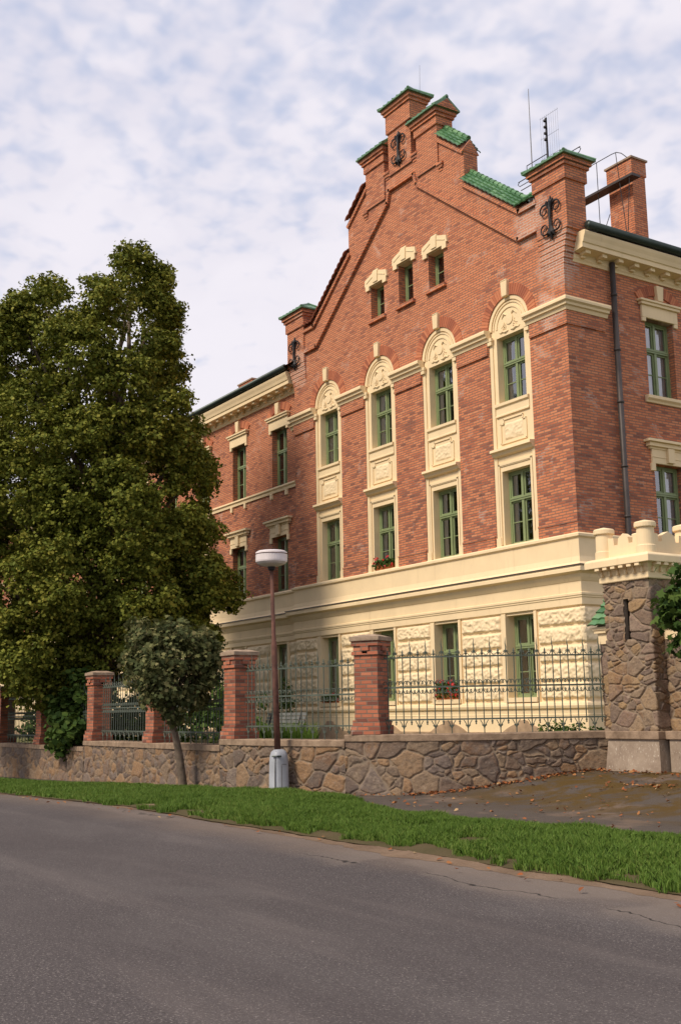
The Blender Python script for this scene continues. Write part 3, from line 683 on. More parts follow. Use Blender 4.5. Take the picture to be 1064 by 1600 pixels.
# attic lintels and sills
for x, a, b in attic:
    l = MB(); w = AW; sh = .17
    inner = [(x-w, b-.12), (x-w, b)]+[(x-w+2*w*t, b+sh*(1-(2*t-1)**2)*0) for t in (0.5,)]+[(x+w, b), (x+w, b-.12)]
    out = [(x+w+.2, b-.12), (x+w+.2, b+.05), (x+w+.25, b+.05), (x+w+.22, b+.26), (x+.14, b+.40), (x+.14, b+.46), (x-.14, b+.46), (x-.14, b+.40), (x-w-.22, b+.26), (x-w-.25, b+.05), (x-w-.2, b+.05), (x-w-.2, b-.12)]
    l.prism(inner+out, -.07, -.001); strip(l, [(x-w-.14, b+.14), (x-.16, b+.27)], .03, -.085, -.071); strip(l, [(x+.16, b+.27), (x+w+.14, b+.14)], .03, -.085, -.071)
    l.prism([(x-.12, b+.05), (x+.12, b+.05), (x+.14, b+.40), (x-.14, b+.40)], -.10, -.071)
    l.prism([(x-w, b-.001), (x+w, b-.001), (x+w, b-.02), (x-w, b-.02)][::-1], .0, .40)
    l.obj('attic_lintel', M_CREAM, B)
    s_ = MB(); s_.box(x-w-.1, x+w+.1, -.10, .18, a-.10, a+.005); s_.obj('attic_sill', M_BRICK, B)

# ------------------------------------------------------------------ windows
_wm = {}
def window_meshes(w, h, tr, attic_=False):
    k = (w, h, tr)
    if k in _wm: return _wm[k]
    f = MB(); o = .065; x = w/2
    f.box(-x, -x+o, 0, .09, 0, h); f.box(x-o, x, 0, .09, 0, h); f.box(-x+o, x-o, 0, .09, 0, o); f.box(-x+o, x-o, 0, .09, h-o, h)
    panes = []
    if tr:
        t = h*tr; f.box(-x+o, x-o, -.035, .09, t-.05, t+.05); f.box(-x+o, x-o, -.05, -.036, t+.0, t+.035)
        f.box(-.045, .045, -.02, .09, o, t-.051); f.box(-.04, .04, -.015, .09, t+.051, h-o)
        cells = [(-x+o, -.045, o, t-.05), (.045, x-o, o, t-.05), (-x+o, -.04, t+.05, h-o), (.04, x-o, t+.05, h-o)]
    else: cells = [(-x+o, x-o, o, h-o)]
    for i, (a, b, c, d) in enumerate(cells):
        e = .045; f.box(a, a+e, .02, .07, c, d); f.box(b-e, b, .02, .07, c, d); f.box(a+e, b-e, .02, .07, c, c+e); f.box(a+e, b-e, .02, .07, d-e, d)
        if d-c > .8: f.box(a+e, b-e, .03, .06, (c+d)/2-.012, (c+d)/2+.012)
        panes.append((a+e, b-e, c+e, d-e))
    p = MB()
    for a, b, c, d in panes: p.add([(a, .05, c), (b, .05, c), (b, .05, d), (a, .05, d)], [(0, 1, 2, 3)])
    def curtain(x0, x1, z0, z1, fold=9):
        n = 40; m = MB(); vs = []
        for i in range(n+1):
            xx = x0+(x1-x0)*i/n; yy = .105+.012*sin(i/n*fold*2*pi)
            vs += [(xx, yy, z0), (xx, yy, z1)]
        m.add(vs, [(2*i, 2*i+2, 2*i+3, 2*i+1) for i in range(n)]); return m
    cs = {'full': curtain(-x+.02, x-.02, .03, h-.03, 9), 'right': curtain(.02, x-.02, .03, h-.03, 5), 'left': curtain(-x+.02, -.06, .03, h-.03, 5), 'low': curtain(-x+.02, x-.02, .03, h*.56, 8)}
    side = curtain(-x+.02, -x+.26, .03, h-.03, 3); side.merge(curtain(x-.26, x-.02, .03, h-.03, 3)); cs['sides'] = side
    _wm[k] = (f.mesh('window', M_GREENPAINT), p.mesh('pane', M_GLASS), {n: c.mesh('curtain', M_CURTAIN, True) for n, c in cs.items()})
    return _wm[k]

def window(loc, w, h, tr=.60, cur=None, rotz=0.0, mat=None):
    f, p, cs = window_meshes(w, h, tr)
    o = bpy.data.objects.new('window', f); link(o, B); o.location = loc; o.rotation_euler = (0, 0, rotz)
    sub(bpy.data.objects.new('pane', p), o)
    if cur:
        c = sub(bpy.data.objects.new('curtain', cs[cur]), o)
        if mat: c.material_slots[0].link = 'OBJECT'; c.material_slots[0].material = mat
    return o
WD = .27
cur2 = ['sides', 'sides', 'left', 'full']; cur1 = ['sides', 'sides', 'sides', 'right']; cur0 = ['full', None, None, 'right']
for i, c in enumerate(COLS):
    window((c, WD, 9.755), 1.10, 1.845, .60, cur2[i]); window((c, WD, 5.84), 1.10, 2.03, .62, cur1[i])
    window((c, WD-.03, 1.86), 1.08, 2.12, .62, cur0[i], mat=M_CURTAIN2 if i == 0 else None)
for i, (x, a, b) in enumerate(attic): window((x, .26, a), .74, b-a, None, 'right' if i == 1 else None)
for i, c in enumerate(WIN_W):
    window((c, WY+.22, 9.72), 1.10, 2.15, .62, 'right' if i < 2 else None); window((c, WY+.22, 5.86), 1.10, 2.0, .62, ['full', 'full', 'right', None][i % 4]); window((c, WY+.24, 1.86), 1.08, 2.12, .62, 'sides')
for i, c in enumerate(RY):
    window((-.20, c, 9.72), 1.10, 2.15, .62, 'full', pi/2); window((-.20, c, 5.86), 1.10, 2.0, .62, 'right', pi/2)
# near-black sheets behind the windows, standing in for the shade inside the rooms
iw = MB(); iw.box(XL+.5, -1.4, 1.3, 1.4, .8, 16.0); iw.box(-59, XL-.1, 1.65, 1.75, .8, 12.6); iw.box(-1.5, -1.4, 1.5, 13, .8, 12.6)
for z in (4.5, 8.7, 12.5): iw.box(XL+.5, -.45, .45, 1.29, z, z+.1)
iw.obj('dark_room_backing', M_DARK, B)

# ------------------------------------------------------------------ wing and side dressings
def lintels(c, M, kind):
    m = MB()
    if kind == 2:
        m.box(c-.70, c+.70, -.07, -.001, 11.87, 12.22); m.box(c-.76, c+.76, -.13, -.001, 12.2205, 12.30); m.box(c-.82, c+.82, -.17, -.001, 12.3005, 12.36); m.box(c-.70, c-.551, -.065, -.001, 11.76, 11.869); m.box(c+.551, c+.70, -.065, -.001, 11.76, 11.869)
        m.prism([(c-.10, 12.40), (c+.10, 12.40), (c+.14, 12.83), (c-.14, 12.83)], -.13, .02)
        v = MB(); n = 22; R0, R1, zc = 1.05, 1.33, 11.52
        for k in range(n):
            a0 = radians(48)+radians(84)*(k+.06)/n; a1 = radians(48)+radians(84)*(k+.94)/n
            v.prism([(c+R0*cos(a0), zc+R0*sin(a0)), (c+R1*cos(a0), zc+R1*sin(a0)), (c+R1*cos(a1), zc+R1*sin(a1)), (c+R0*cos(a1), zc+R0*sin(a1))], -.04, -.001)
        v.xf(M).obj('brick_arch', M_VOUS, B)
    else:
        m.box(c-.66, c+.66, -.06, -.001, 7.86, 8.24); m.box(c-.75, c+.75, -.08, -.001, 8.241, 8.30); m.box(c-.90, c+.90, -.22, -.001, 8.41, 8.48); m.box(c-.82, c+.82, -.15, -.001, 8.301, 8.409); m.box(c-.70, c-.551, -.065, -.001, 7.66, 7.859); m.box(c+.551, c+.70, -.065, -.001, 7.66, 7.859)
        m.box(c-.12, c+.12, -.14, -.061, 7.90, 8.29); m.box(c-.70, c+.70, -.075, -.0605, 8.02, 8.05)
    m.xf(M).obj('window_hood', M_CREAM, B, bevel=.01)
TW = Matrix.Translation((0, WY, 0))
for c in WIN_W: lintels(c, TW, 2); lintels(c, TW, 1)
for c in RY: lintels(c, ROTR, 2); lintels(c, ROTR, 1)
sb = MB().sweep([(-60, WY), (-13.95, WY)], [(-.02, 9.72), (.10, 9.70), (.11, 9.64), (.06, 9.60), (.05, 9.50), (-.02, 9.50)])
for c in WIN_W:
    for s in (-.55, .55): sb.box(c+s-.07, c+s+.07, WY-.08, WY-.001, 9.30, 9.499)
sb.obj('sill_band', M_CREAM, B)
for c in RY:
    m = MB(); m.sweep([(c-.72, 0), (c+.72, 0)], [(-.2, 9.72), (.13, 9.70), (.13, 9.62), (.07, 9.57), (.05, 9.52), (-.02, 9.52)]); m.xf(ROTR).obj('window_sill', M_CREAM, B)

# cornices with modillions, gutters
cprof = [(-.02, 12.93), (.04, 12.93), (.05, 12.98), (.08, 13.02), (.08, 13.17), (.38, 13.20), (.40, 13.20), (.40, 13.32), (.43, 13.34), (.46, 13.44), (.50, 13.53), (.52, 13.60), (.48, 13.64), (-.3, 13.64), (-.3, 12.93)]
def cornice(path, pts, M):
    m = MB().sweep(path, cprof); m.obj('eaves_cornice', M_CREAM, B)
    far = MB()
    for i, y in enumerate(pts):
        d = MB() if i < 30 else far
        d.box(y-.09, y+.09, -.33, -.078, 13.10, 13.205); d.box(y-.075, y+.075, -.17, -.078, 13.03, 13.0995)
        if i < 30: d.xf(M).obj('modillion', M_CREAM, B, bevel=.02)
    if far.v: tag(far.xf(M).obj('modillion_row', M_CREAM, B, bevel=.02), kind='stuff')
cornice([(-60, WY), (XL-.28, WY)], [-14.2-.6*k for k in range(76)], TW)
cornice([(0, .30), (0, 14)], [.58+.6*k for k in range(21)], ROTR)
gm = MB(); gm.tube([(.52, .40, 13.78), (.52, 14, 13.78)], .11, 12); gm.obj('gutter', M_GUTTER, B, True)
gm = MB(); gm.tube([(-60, WY-.52, 13.78), (XL-.30, WY-.52, 13.78)], .11, 12); gm.obj('gutter', M_GUTTER, B, True)
dp_ = MB(); dp_.tube([(.14, 1.62, 13.12), (.14, 1.62, 5.9), (.30, 1.62, 5.3), (.34, 1.62, 4.8), (.22, 1.62, 3.9), (.22, 1.62, .7)], .075, 10)
for z in (12.2, 10.7, 9.3, 7.6, 6.3): dp_.lathe([(.078, 0), (.09, 0), (.09, .06), (.078, .06)], (.14, 1.62, z), 10)
dp_.obj('downpipe', M_PIPE, B, True)
# lead flashing on the right roof edge beside the pier
fl = MB(); fl.box(.25, .50, .45, .75, 13.645, 13.72); fl.obj('flashing', M_PIPE, B)

# roofs
rf = MB(); k = .445
rf.add([(.62, .5, 13.80), (.62, 14, 13.80), (XC, 14, 13.80+k*7.39), (XC, .5, 13.80+k*7.39), (XL-.6, 14, 13.80), (XL-.6, .5, 13.80)], [(0, 1, 2, 3), (3, 2, 4, 5)])
rf.obj('main_roof', M_ROOF, B)
rf = MB(); rf.add([(-60, WY-.6, 13.80), (XL+.3, WY-.6, 13.80), (XL+.3, 7, 13.80+.445*7.3), (-60, 7, 13.80+.445*7.3), (-60, 14, 13.80), (XL+.3, 14, 13.80)], [(0, 1, 2, 3), (3, 2, 5, 4)]); rf.obj('wing_roof', M_ROOF, B)
bw = MB(); bw.box(-60, -.42, 13.6, 14, .5, 13.3); bw.box(-60, -59.6, WY+.43, 13.6, .5, 13.3); bw.obj('rear_wall', M_BRICK, B)

def chimney(x0, x1, y0, y1, z0, z1):
    m = MB(); m.box(x0, x1, y0, y1, z0, z1-.55); e = .035; m.box(x0-e, x1+e, y0-e, y1+e, z1-.55, z1-.06)
    c = m.obj('chimney', M_BRICK, B)
    t = MB(); t.box(x0-.08, x1+.08, y0-.08, y1+.08, z1-.06, z1); link(bpy.data.objects.new('chimney_cap', t.mesh('chimney_cap', M_CAPSTONE)), c)
chimney(-2.95, -2.0, 5.06, 5.62, 14.0, 18.02)
chimney(-23.4, -22.2, 3.0, 3.6, 14.4, 16.05)

# wrought iron wall anchors
def anchor(x, zc, y):
    m = MB(); r = .024
    m.tube([(x, y, zc-.60), (x, y-.03, zc-.45), (x, y-.05, zc), (x, y-.03, zc+.45), (x, y, zc+.62)], [.012, .055, .04, .055, .010], 6)
    for s in (-1, 1):
        for t in (-1, 1):
            pts = []
            for k in range(22):
                u = k/21; a = (pi*.5+u*pi*2.6); R = .19*(1-u*.74)
                pts.append((x+s*(.215-R*cos(a-pi*.5)*1.0), y-.04, zc+t*(.20+R*sin(a-pi*.5)+.05)))
            m.tube([(x+s*.03, y-.04, zc+t*.05)]+pts, [r]+[r*(1.15-.6*k/21) for k in range(22)], 5)
            m.tube([(x+s*.02, y-.03, zc+t*.22), (x+s*.07, y-.05, zc+t*.42), (x+s*.13, y-.03, zc+t*.50)], [.03, .065, .015], 5)
    m.lathe([(.001, -.03), (.06, -.02), (.06, .02), (.001, .03)], (0, 0, 0), 10) if False else None
    m.obj('wall_anchor', M_IRON, B)
anchor(XC, 19.02, -.12); anchor(-.24, 14.13, -.12); anchor(2*XC+.24, 14.13, -.12)

# plaster base: swept mouldings round the whole front
path = [(-60, WY), (XL, WY), (XL, 0), (0, 0), (0, 14)]
up_prof = [(-.28, 5.86), (-.01, 5.86), (.13, 5.79), (.13, 5.73), (.07, 5.69), (.07, 5.24), (.10, 5.10), (.20, 5.02), (.28, 5.0), (.28, 4.95), (.30, 4.93), (.30, 4.85), (.18, 4.80), (.15, 4.72), (.10, 4.64), (.08, 4.62), (.08, 4.36), (.12, 4.34), (.12, 4.29), (.10, 4.27), (.10, 4.24), (.08, 4.22), (.08, 4.06), (.05, 4.04), (-.28, 4.04)]
MB().sweep(path, list(reversed(up_prof))[::-1]).obj('plinth_cornice', M_CREAM, B)
MB().sweep(path, [(.22, 5.028), (.31, 5.010), (.312, 4.985), (.302, 4.985), (.302, 5.004), (.22, 5.022)]).obj('lead_flashing', M_PIPE, B)
MB().sweep(path, [(-.28, 1.74), (.06, 1.74), (.12, 1.70), (.14, 1.64), (.12, 1.58), (.07, 1.55), (.06, 1.44), (.08, 1.42), (.07, 1.40), (.07, .3), (-.28, .3)]).obj('plinth_foot', M_CREAM, B)
fr = plate([(XL, 1.74), (0, 1.74), (0, 4.04), (XL, 4.04)], [rect(c, 1.86, 3.98, .54) for c in COLS], -.02, .42)
fr.merge(plate([(-60, 1.74), (XL, 1.74), (XL, 4.04), (-60, 4.04)], [rect(c, 1.86, 3.98, .54) for c in WIN_W], WY-.02, WY+.42))
fr.box(-.42, .02, .4205, 14, 1.74, 4.04); fr.box(.0005, .02, -.02, .42, 1.74, 4.04)
for c in COLS:                                             # flat strip beside each opening, sill
    fr.box(c-.72, c-.54, -.07, -.0205, 1.74, 4.035); fr.box(c+.54, c+.64, -.07, -.0205, 1.74, 4.035); fr.box(c-.60, c+.60, -.13, .2, 1.745, 1.862)
for c in WIN_W: fr.box(c-.66, c-.54, WY-.07, WY-.0205, 1.74, 4.035); fr.box(c+.54, c+.66, WY-.07, WY-.0205, 1.74, 4.035); fr.box(c-.60, c+.60, WY-.13, WY+.2, 1.745, 1.862)
fr.obj('ground_floor_wall', M_CREAM, B)
sd_ = 100
rows = [1.77+.452*k for k in range(5)]
def pier_blocks(a, b, y, du, side=False):
    global sd_
    bl = []
    for z in rows:
        P = rough_panel(a+.03, b-.03, z+.025, z+.43, y, .085, sd_, du); sd_ += 1
        bl.append(np.stack([-P[..., 1], P[..., 0], P[..., 2]], -1) if side else P)
    multi_grid('rusticated_blocks', bl, M_ROUGH, B)
pe = [XL+.01]+[v for c in sorted(COLS) for v in (c-.74, c+.66)]+[.135]
for a, b in zip(pe[0::2], pe[1::2]): pier_blocks(a, b, -.02, .024)
pe = [XL-.02]+[v for c in WIN_W for v in (c+.68, c-.68)]+[-60.0]
for a, b in zip(pe[0::2], pe[1::2]): pier_blocks(max(b, a-8), a, WY-.02, .05)
for (a, b) in ((-.135, 2.3), (2.34, 4.6), (4.64, 7)): pier_blocks(a, b, -.02, .03, True)
# stone footing that rises to a hump below each window
ft = MB()
def hump(xs0, xs1, cs):
    top = []; n = int((xs1-xs0)/.06)
    for i in range(n+1):
        x = xs1-(xs1-xs0)*i/n; d = min(abs(x-c) for c in cs)
        z = .98+(.24*max(0, 1-(d/.78)**2)+(.07 if d < .17 else 0) if d < .78 else 0); top.append((x, z))
    return [(xs0, .3), (xs1, .3)]+top
ft.prism(hump(XL-.11, .11, COLS), -.12, -.071); ft.prism(hump(-60, XL-.12, WIN_W), WY-.12, WY-.071)
ft.obj('stone_footing', M_BASE, B)

# ------------------------------------------------------------------ rooftop things
o = MB().tube([(-2.02, 1.0, 15.0), (-2.02, 1.0, 19.02)], [.022, .010], 6); o.lathe([(.01, 0), (.06, .02), (.06, .10), (.01, .13)], (-2.02, 1.0, 15.68), 8)
tag(o.obj('lightning_rod', M_STEEL), 'tall thin rod rising behind the right green tiled slope', 'lightning rod')
tag(MB().tube([(-16.2, 1.6, 14.4), (-16.25, 1.6, 16.95)], [.02, .009], 6).obj('lightning_rod', M_STEEL), 'thin rod on the left wing roof beside the left corner pier', 'lightning rod')
tag(MB().tube([(XC+.62, .3, 20.7), (XC+.66, .3, 21.7)], [.007, .004], 5).obj('lightning_rod', M_STEEL), 'short hair-thin rod at the very top of the gable', 'lightning rod')
tag(MB().tube([(-.9, 8.2, 14.3), (-.9, 8.2, 16.7)], [.018, .008], 5).obj('lightning_rod', M_STEEL), 'short rod far right on the roof beyond the chimney', 'lightning rod')

an = empty('tv_antenna', (-2.6, 2.2, 15.0)); tag(an, 'grey television aerial with wire grid on a mast behind the right corner pier', 'aerial')
ax, ay = -2.6, 2.2
MB().tube([(ax, ay, 14.9), (ax, ay, 18.75)], .03, 8).obj('mast', M_IRON, an)
gr = MB()
for k in range(9): gr.tube([(ax-.36+.09*k, ay+.12, 17.55), (ax-.36+.09*k, ay+.12, 18.95)], .0035, 4)
for z in (17.6, 18.25, 18.9): gr.tube([(ax-.38, ay+.12, z), (ax+.38, ay+.12, z)], .005, 4)
gr.obj('reflector_grid', M_STEEL, an)
dd = MB()
for z, l in ((17.25, 1.3), (16.95, 1.2)):
    dd.tube([(ax-l, ay, z), (ax+l, ay, z)], .014, 5)
dd.tube([(ax-1.25, ay-.0, 17.25), (ax-1.32, ay, 17.18), (ax-1.25, ay, 17.10), (ax+1.25, ay, 17.10), (ax+1.32, ay, 17.18), (ax+1.25, ay, 17.25)], .012, 5)
dd.tube([(ax-.9, ay, 17.25), (ax-.9, ay, 17.62), (ax, ay, 17.62)], .014, 5); MB().tube([(ax-2.2, ay, 16.55), (ax+.3, ay, 16.55)], .010, 5).obj('boom', M_IRON, an)
for k in range(4): dd.lathe([(.01, 0), (.055, .02), (.055, .07), (.01, .09)], (ax, ay-.04, 18.0+.2*k), 8)
dd.obj('dipole', M_IRON, an)

wk = empty('roof_walkway', (-2.6, 4.9, 15.0)); tag(wk, 'steel roof walkway with thin handrail leading to the brick chimney', 'walkway')
MB().box(-6.0, -1.62, 4.62, 4.98, 17.16, 17.23).obj('deck', M_PIPE, wk)
hr = MB(); hy = 4.66
hr.tube([(-6, hy, 18.16), (-3.2, hy, 18.16), (-2.4, hy, 18.16), (-2.2, hy, 18.14), (-2.0, hy, 18.02), (-1.8, hy, 17.80)], .013, 5)
for x in (-5.3, -4.2, -3.02): hr.tube([(x, hy, 15.0), (x, hy, 18.16)], .012, 5)
hr.tube([(-2.23, hy, 18.15), (-2.15, hy, 17.2), (-1.95, hy, 15.1)], .012, 5); hr.tube([(-1.75, hy, 17.2), (-1.98, hy, 15.1)], .012, 5); hr.tube([(-3.0, hy, 15.6), (-2.6, hy, 16.3)], .012, 5); hr.tube([(-3.69, hy, 17.2), (-3.75, hy, 16.7)], .012, 5)
hr.obj('handrail', M_IRON, wk)

# ------------------------------------------------------------------ retaining wall, pillars, fence
def catmull(P, n=10):
    P = [Vector(p) for p in P]; out = []
    for i in range(len(P)-1):
        p0, p1, p2, p3 = P[max(0, i-1)], P[i], P[i+1], P[min(len(P)-1, i+2)]
        for k in range(n):
            t = k/n; out.append(.5*((2*p1)+(p2-p0)*t+(2*p0-5*p1+4*p2-p3)*t*t+(3*p1-p0-3*p2+p3)*t**3))
    return out+[P[-1]]
FRONT = [(p.x, p.y) for p in catmull([(-30, -8.35), (-10, -8.35), (-4, -8.35), (-2.2, -8.33), (-.4, -8.12), (1.2, -7.60), (1.85, -7.26), (2.5, -6.76), (2.98, -6.2), (3.4, -5.55), (3.74, -4.85), (4.02, -4.25), (4.30, -3.72)], 12)]
def offset(path, d):                                    # towards the garden (left of the path)
    out = []
    for i, p in enumerate(path):
        a = Vector(path[max(0, i-1)]); b = Vector(path[min(len(path)-1, i+1)]); t = (b-a).normalized(); out.append((p[0]-t.y*d, p[1]+t.x*d))
    return out
def clip(path, x0, x1): 
    q = [p for p in path if x0 < p[0] < x1]
    def at(x):
        for a, b in zip(path[:-1], path[1:]):
            if a[0] <= x <= b[0]: t = (x-a[0])/(b[0]-a[0]); return (x, a[1]+(b[1]-a[1])*t)
        return path[0] if x < path[0][0] else path[-1]
    return [at(x0)]+q+[at(x1)]
STEPS = [(-30, -11.22, .735), (-11.22, -2.80, .905), (-2.80, 1.10, 1.045), (1.10, 4.30, 1.145)]
RW = empty('retaining_wall', (-6, -8.1, -.1)); tag(RW, 'low rubble stone retaining wall stepping down along the pavement', 'stone wall')
def top_at(x, y):
    for a, b, z in STEPS:
        if x <= b: return z-.13
    return STEPS[-1][2]-.13
for i, (a, b, z) in enumerate(STEPS):
    seg = clip(FRONT, a, b)
    rubble('masonry', seg, lambda x, y: gz(x, y)-.05, z-.13, M_WALLSTONE, RW, .40, .30, 3+i, .04 if b < -10 else (.026 if b < -2 else .015), .034)
    cs = MB(); cp_ = seg; k = max(1, len(cp_)-1)
    cs.sweep(offset(cp_, 0), [(-.62, z-.13), (.045, z-.13), (.05, z-.12), (.05, z-.015), (.035, z), (-.62, z)])
    cs.obj('coping', M_COPING, RW)
    core = MB(); core.sweep(cp_, [(-.55, -.7), (-.03, -.7), (-.03, z-.131), (-.55, z-.131)]); core.obj('wall_core', M_CONC, RW)

def along(path, x):
    return clip(path, x, 4.3)[0]
CL = offset(FRONT, .27)                                  # centre line of the fence
def tangent(x):
    a, b = Vector(along(CL, x-.05)), Vector(along(CL, min(4.0, x+.05))); d = b-a; return math.atan2(d.y, d.x)

def make_pillar():
    r = empty('brick_pillar')
    m = MB(); w = .31; m.box(-w, w, -w, w, 0, .17); w = .285; m.box(-w, w, -w, w, .1702, .27); m.obj('base', M_BRICK_DARK, r)
    m = MB(); w = .25; m.box(-w, w, -w, w, .2702, 1.52); m.obj('shaft', M_BRICK_DARK, r)
    m = MB()
    for z0, z1, w in ((1.5202, 1.59, .285), (1.5902, 1.70, .26), (1.7002, 1.79, .29)): m.box(-w, w, -w, w, z0, z1)
    for a in range(4):
        d = MB(); d.box(-.085, .085, -.30, -.258, 1.60, 1.699); d.box(-.055, .055, -.285, -.258, 1.55, 1.5995); m.merge(d, Matrix.Rotation(a*pi/2, 4, 'Z'))
    m.obj('corbel', M_BRICK_DARK, r)
    m = MB(); w = .32; m.box(-w, w, -w, w, 1.7902, 1.87); m.add([(-w, -w, 1.87), (w, -w, 1.87), (w, w, 1.87), (-w, w, 1.87), (-.16, -.16, 1.92), (.16, -.16, 1.92), (.16, .16, 1.92), (-.16, .16, 1.92)], [(0, 1, 5, 4), (1, 2, 6, 5), (2, 3, 7, 6), (3, 0, 4, 7), (4, 5, 6, 7)])
    m.obj('cap_stone', M_CAPSTONE, r, bevel=.012)
    return r
def dup(root, loc, rotz):
    r = root.copy(); COL.objects.link(r); r.location = loc; r.rotation_euler = (0, 0, rotz)
    for ch in list(root.children):
        c = ch.copy(); COL.objects.link(c); c.parent = r
        for g_ in ch.children:
            d = g_.copy(); COL.objects.link(d); d.parent = c
    return r
PX = [1.41, -2.46, -6.75, -10.88, -15.35, -19.65, -23.9]
plabels = ['tallest brick pillar, directly right of the street lamp, where the wall starts to curve', 'brick pillar left of the street lamp, right of the small maple crown', 'brick pillar half hidden behind the small maple, left of its trunk',
           'brick pillar at the wall step under the big linden crown', 'short-looking brick pillar beside the shrub hanging over the wall', 'brick pillar at the left edge of the photo', 'last brick pillar of the fence beyond the left edge']
proto = None
for i, x in enumerate(PX[:6]):
    z = [s[2] for s in STEPS if s[0] <= x-.2 <= s[1] or s[0] <= x+.3 <= s[1]][-1]
    p = along(CL, x); a = [.52, .02][0] if i == 0 else tangent(x) if i > 1 else .03
    if proto is None: proto = make_pillar(); proto.location = (p[0], p[1], z); proto.rotation_euler = (0, 0, a); q = proto
    else: q = dup(proto, (p[0], p[1], z), a)
    tag(q, plabels[i], 'pillar', 'brick fence pillars on the stone wall')

# fence: pickets with scrolls, three rails
def scroll(m, x, z, s, t, R=.045, y=0.0):
    pts = [(x, y, z)]+[(x+s*(.018+R*(1-cos(a))*.8), y, z+t*(.05+R*sin(a)*.9)) for a in np.linspace(0, pi*1.25, 7)]
    m.tube(pts, .008, 4)
def picket(tall):
    m = MB(); y = 0
    b = 0.0 if tall == 0 else .22
    if tall:                                              # reaches high, ends below the bottom rail in a small drop
        m.tube([(0, y, b-.02), (0, y, 1.56)], .011, 6)
        m.tube([(0, y, 1.56), (.006, y, 1.62), (-.006, y, 1.68), (0, y, 1.80)], [.012, .013, .011, .002], 5)
        for s in (-1, 1): m.tube([(0, y, 1.50), (s*.03, y, 1.555), (s*.045, y, 1.535), (s*.036, y, 1.515)], .008, 4)
        m.lathe([(.004, -.06), (.018, -.035), (.010, -.02), (.024, 0.0), (.012, .02)], (0, y, b), 6)
    else:                                                 # stands on the coping, ends in a bud above the top rail
        m.tube([(0, y, b), (0, y, 1.50)], .011, 6)
        m.lathe([(.010, 1.49), (.024, 1.51), (.014, 1.53), (.020, 1.545), (.003, 1.60)], (0, y, 0), 6)
        for s in (-1, 1):
            m.tube([(s*.005, y, .10), (s*.03, y, .17), (s*.075, y, .245), ], .008, 4); m.tube([(s*.004, y, .155), (s*.028, y, .13), (s*.040, y, .145), (s*.034, y, .165)], .008, 4)
    for s in (-1, 1):
        scroll(m, 0, .91, s, 1); scroll(m, 0, .85, s, -1)
        m.tube([(0, y, 1.58 if tall else 1.47), (s*.03, y, 1.51), (s*.075, y, 1.455)], .007, 4)
    return m.mesh('picket', M_FENCE)
PK = [picket(0), picket(1)]
flab = ['iron fence panel on the curved wall between the tallest pillar and the stone tower', 'iron fence panel behind the street lamp, bench visible through it', 'iron fence panel right behind the small maple trunk', 'iron fence panel left of the small maple, dark bushes behind it', 'iron fence panel almost hidden by the shrub hanging over the wall', 'iron fence panel at far left between the two leftmost pillars']
def fence(a, b, z, lab, nrail=12):
    path = clip(CL, a, b); L = [0.0]
    for p, q in zip(path[:-1], path[1:]): L.append(L[-1]+(Vector(q)-Vector(p)).length)
    r = empty('iron_fence_panel', (path[0][0], path[0][1], z)); tag(r, lab, 'fence', 'iron fence panels between the pillars')
    def at(s): return np.interp(s, L, [p[0] for p in path]), np.interp(s, L, [p[1] for p in path])
    for zz_, rr in ((.265, .016), (.88, .018), (1.45, .016)):
        m = MB(); pts = [(*at(s), z+zz_) for s in np.linspace(0, L[-1], nrail)]
        for (p, q) in zip(pts[:-1], pts[1:]):
            d = Vector(q)-Vector(p); n = Vector((-d.y, d.x, 0)).normalized()*.011; u_ = Vector((0, 0, rr*.9)); P, Q = Vector(p), Vector(q)+d*.02
            m.add([P-n-u_, Q-n-u_, Q+n-u_, P+n-u_, P-n+u_, Q-n+u_, Q+n+u_, P+n+u_], [(3, 2, 1, 0), (4, 5, 6, 7), (0, 1, 5, 4), (1, 2, 6, 5), (2, 3, 7, 6), (3, 0, 4, 7)])
        m.obj('rail', M_FENCE, r)
    n = max(2, int(round(L[-1]/.152)))
    for k in range(n):
        s = (k+.5)*L[-1]/n; x, y = at(s); x2, y2 = at(min(L[-1], s+.03)); x1, y1 = at(max(0, s-.03))
        o = bpy.data.objects.new('picket', PK[k % 2]); COL.objects.link(o); o.parent = r
        o.location = (x-path[0][0], y-path[0][1], 0); o.rotation_euler = (0, 0, math.atan2(y2-y1, x2-x1))
ends = [(1.64, 4.22, 1.145), (-2.18, 1.12, 1.045), (-6.47, -2.74, .905), (-10.6, -7.04, .905), (-15.07, -11.22, .735), (-19.37, -15.65, .735)]
for (a, b, z), l in zip(ends, flab): fence(a, b, z, l, 30 if a > 1 else 12)

# ------------------------------------------------------------------ gate tower and its wall
GT = empty('gate_tower', (5.05, -3.35, .4)); tag(GT, 'small square rubble stone gate tower with cream crenellated crown and arrow slit', 'tower')
tx0, tx1, ty0, ty1 = 4.50, 5.60, -3.90, -2.80
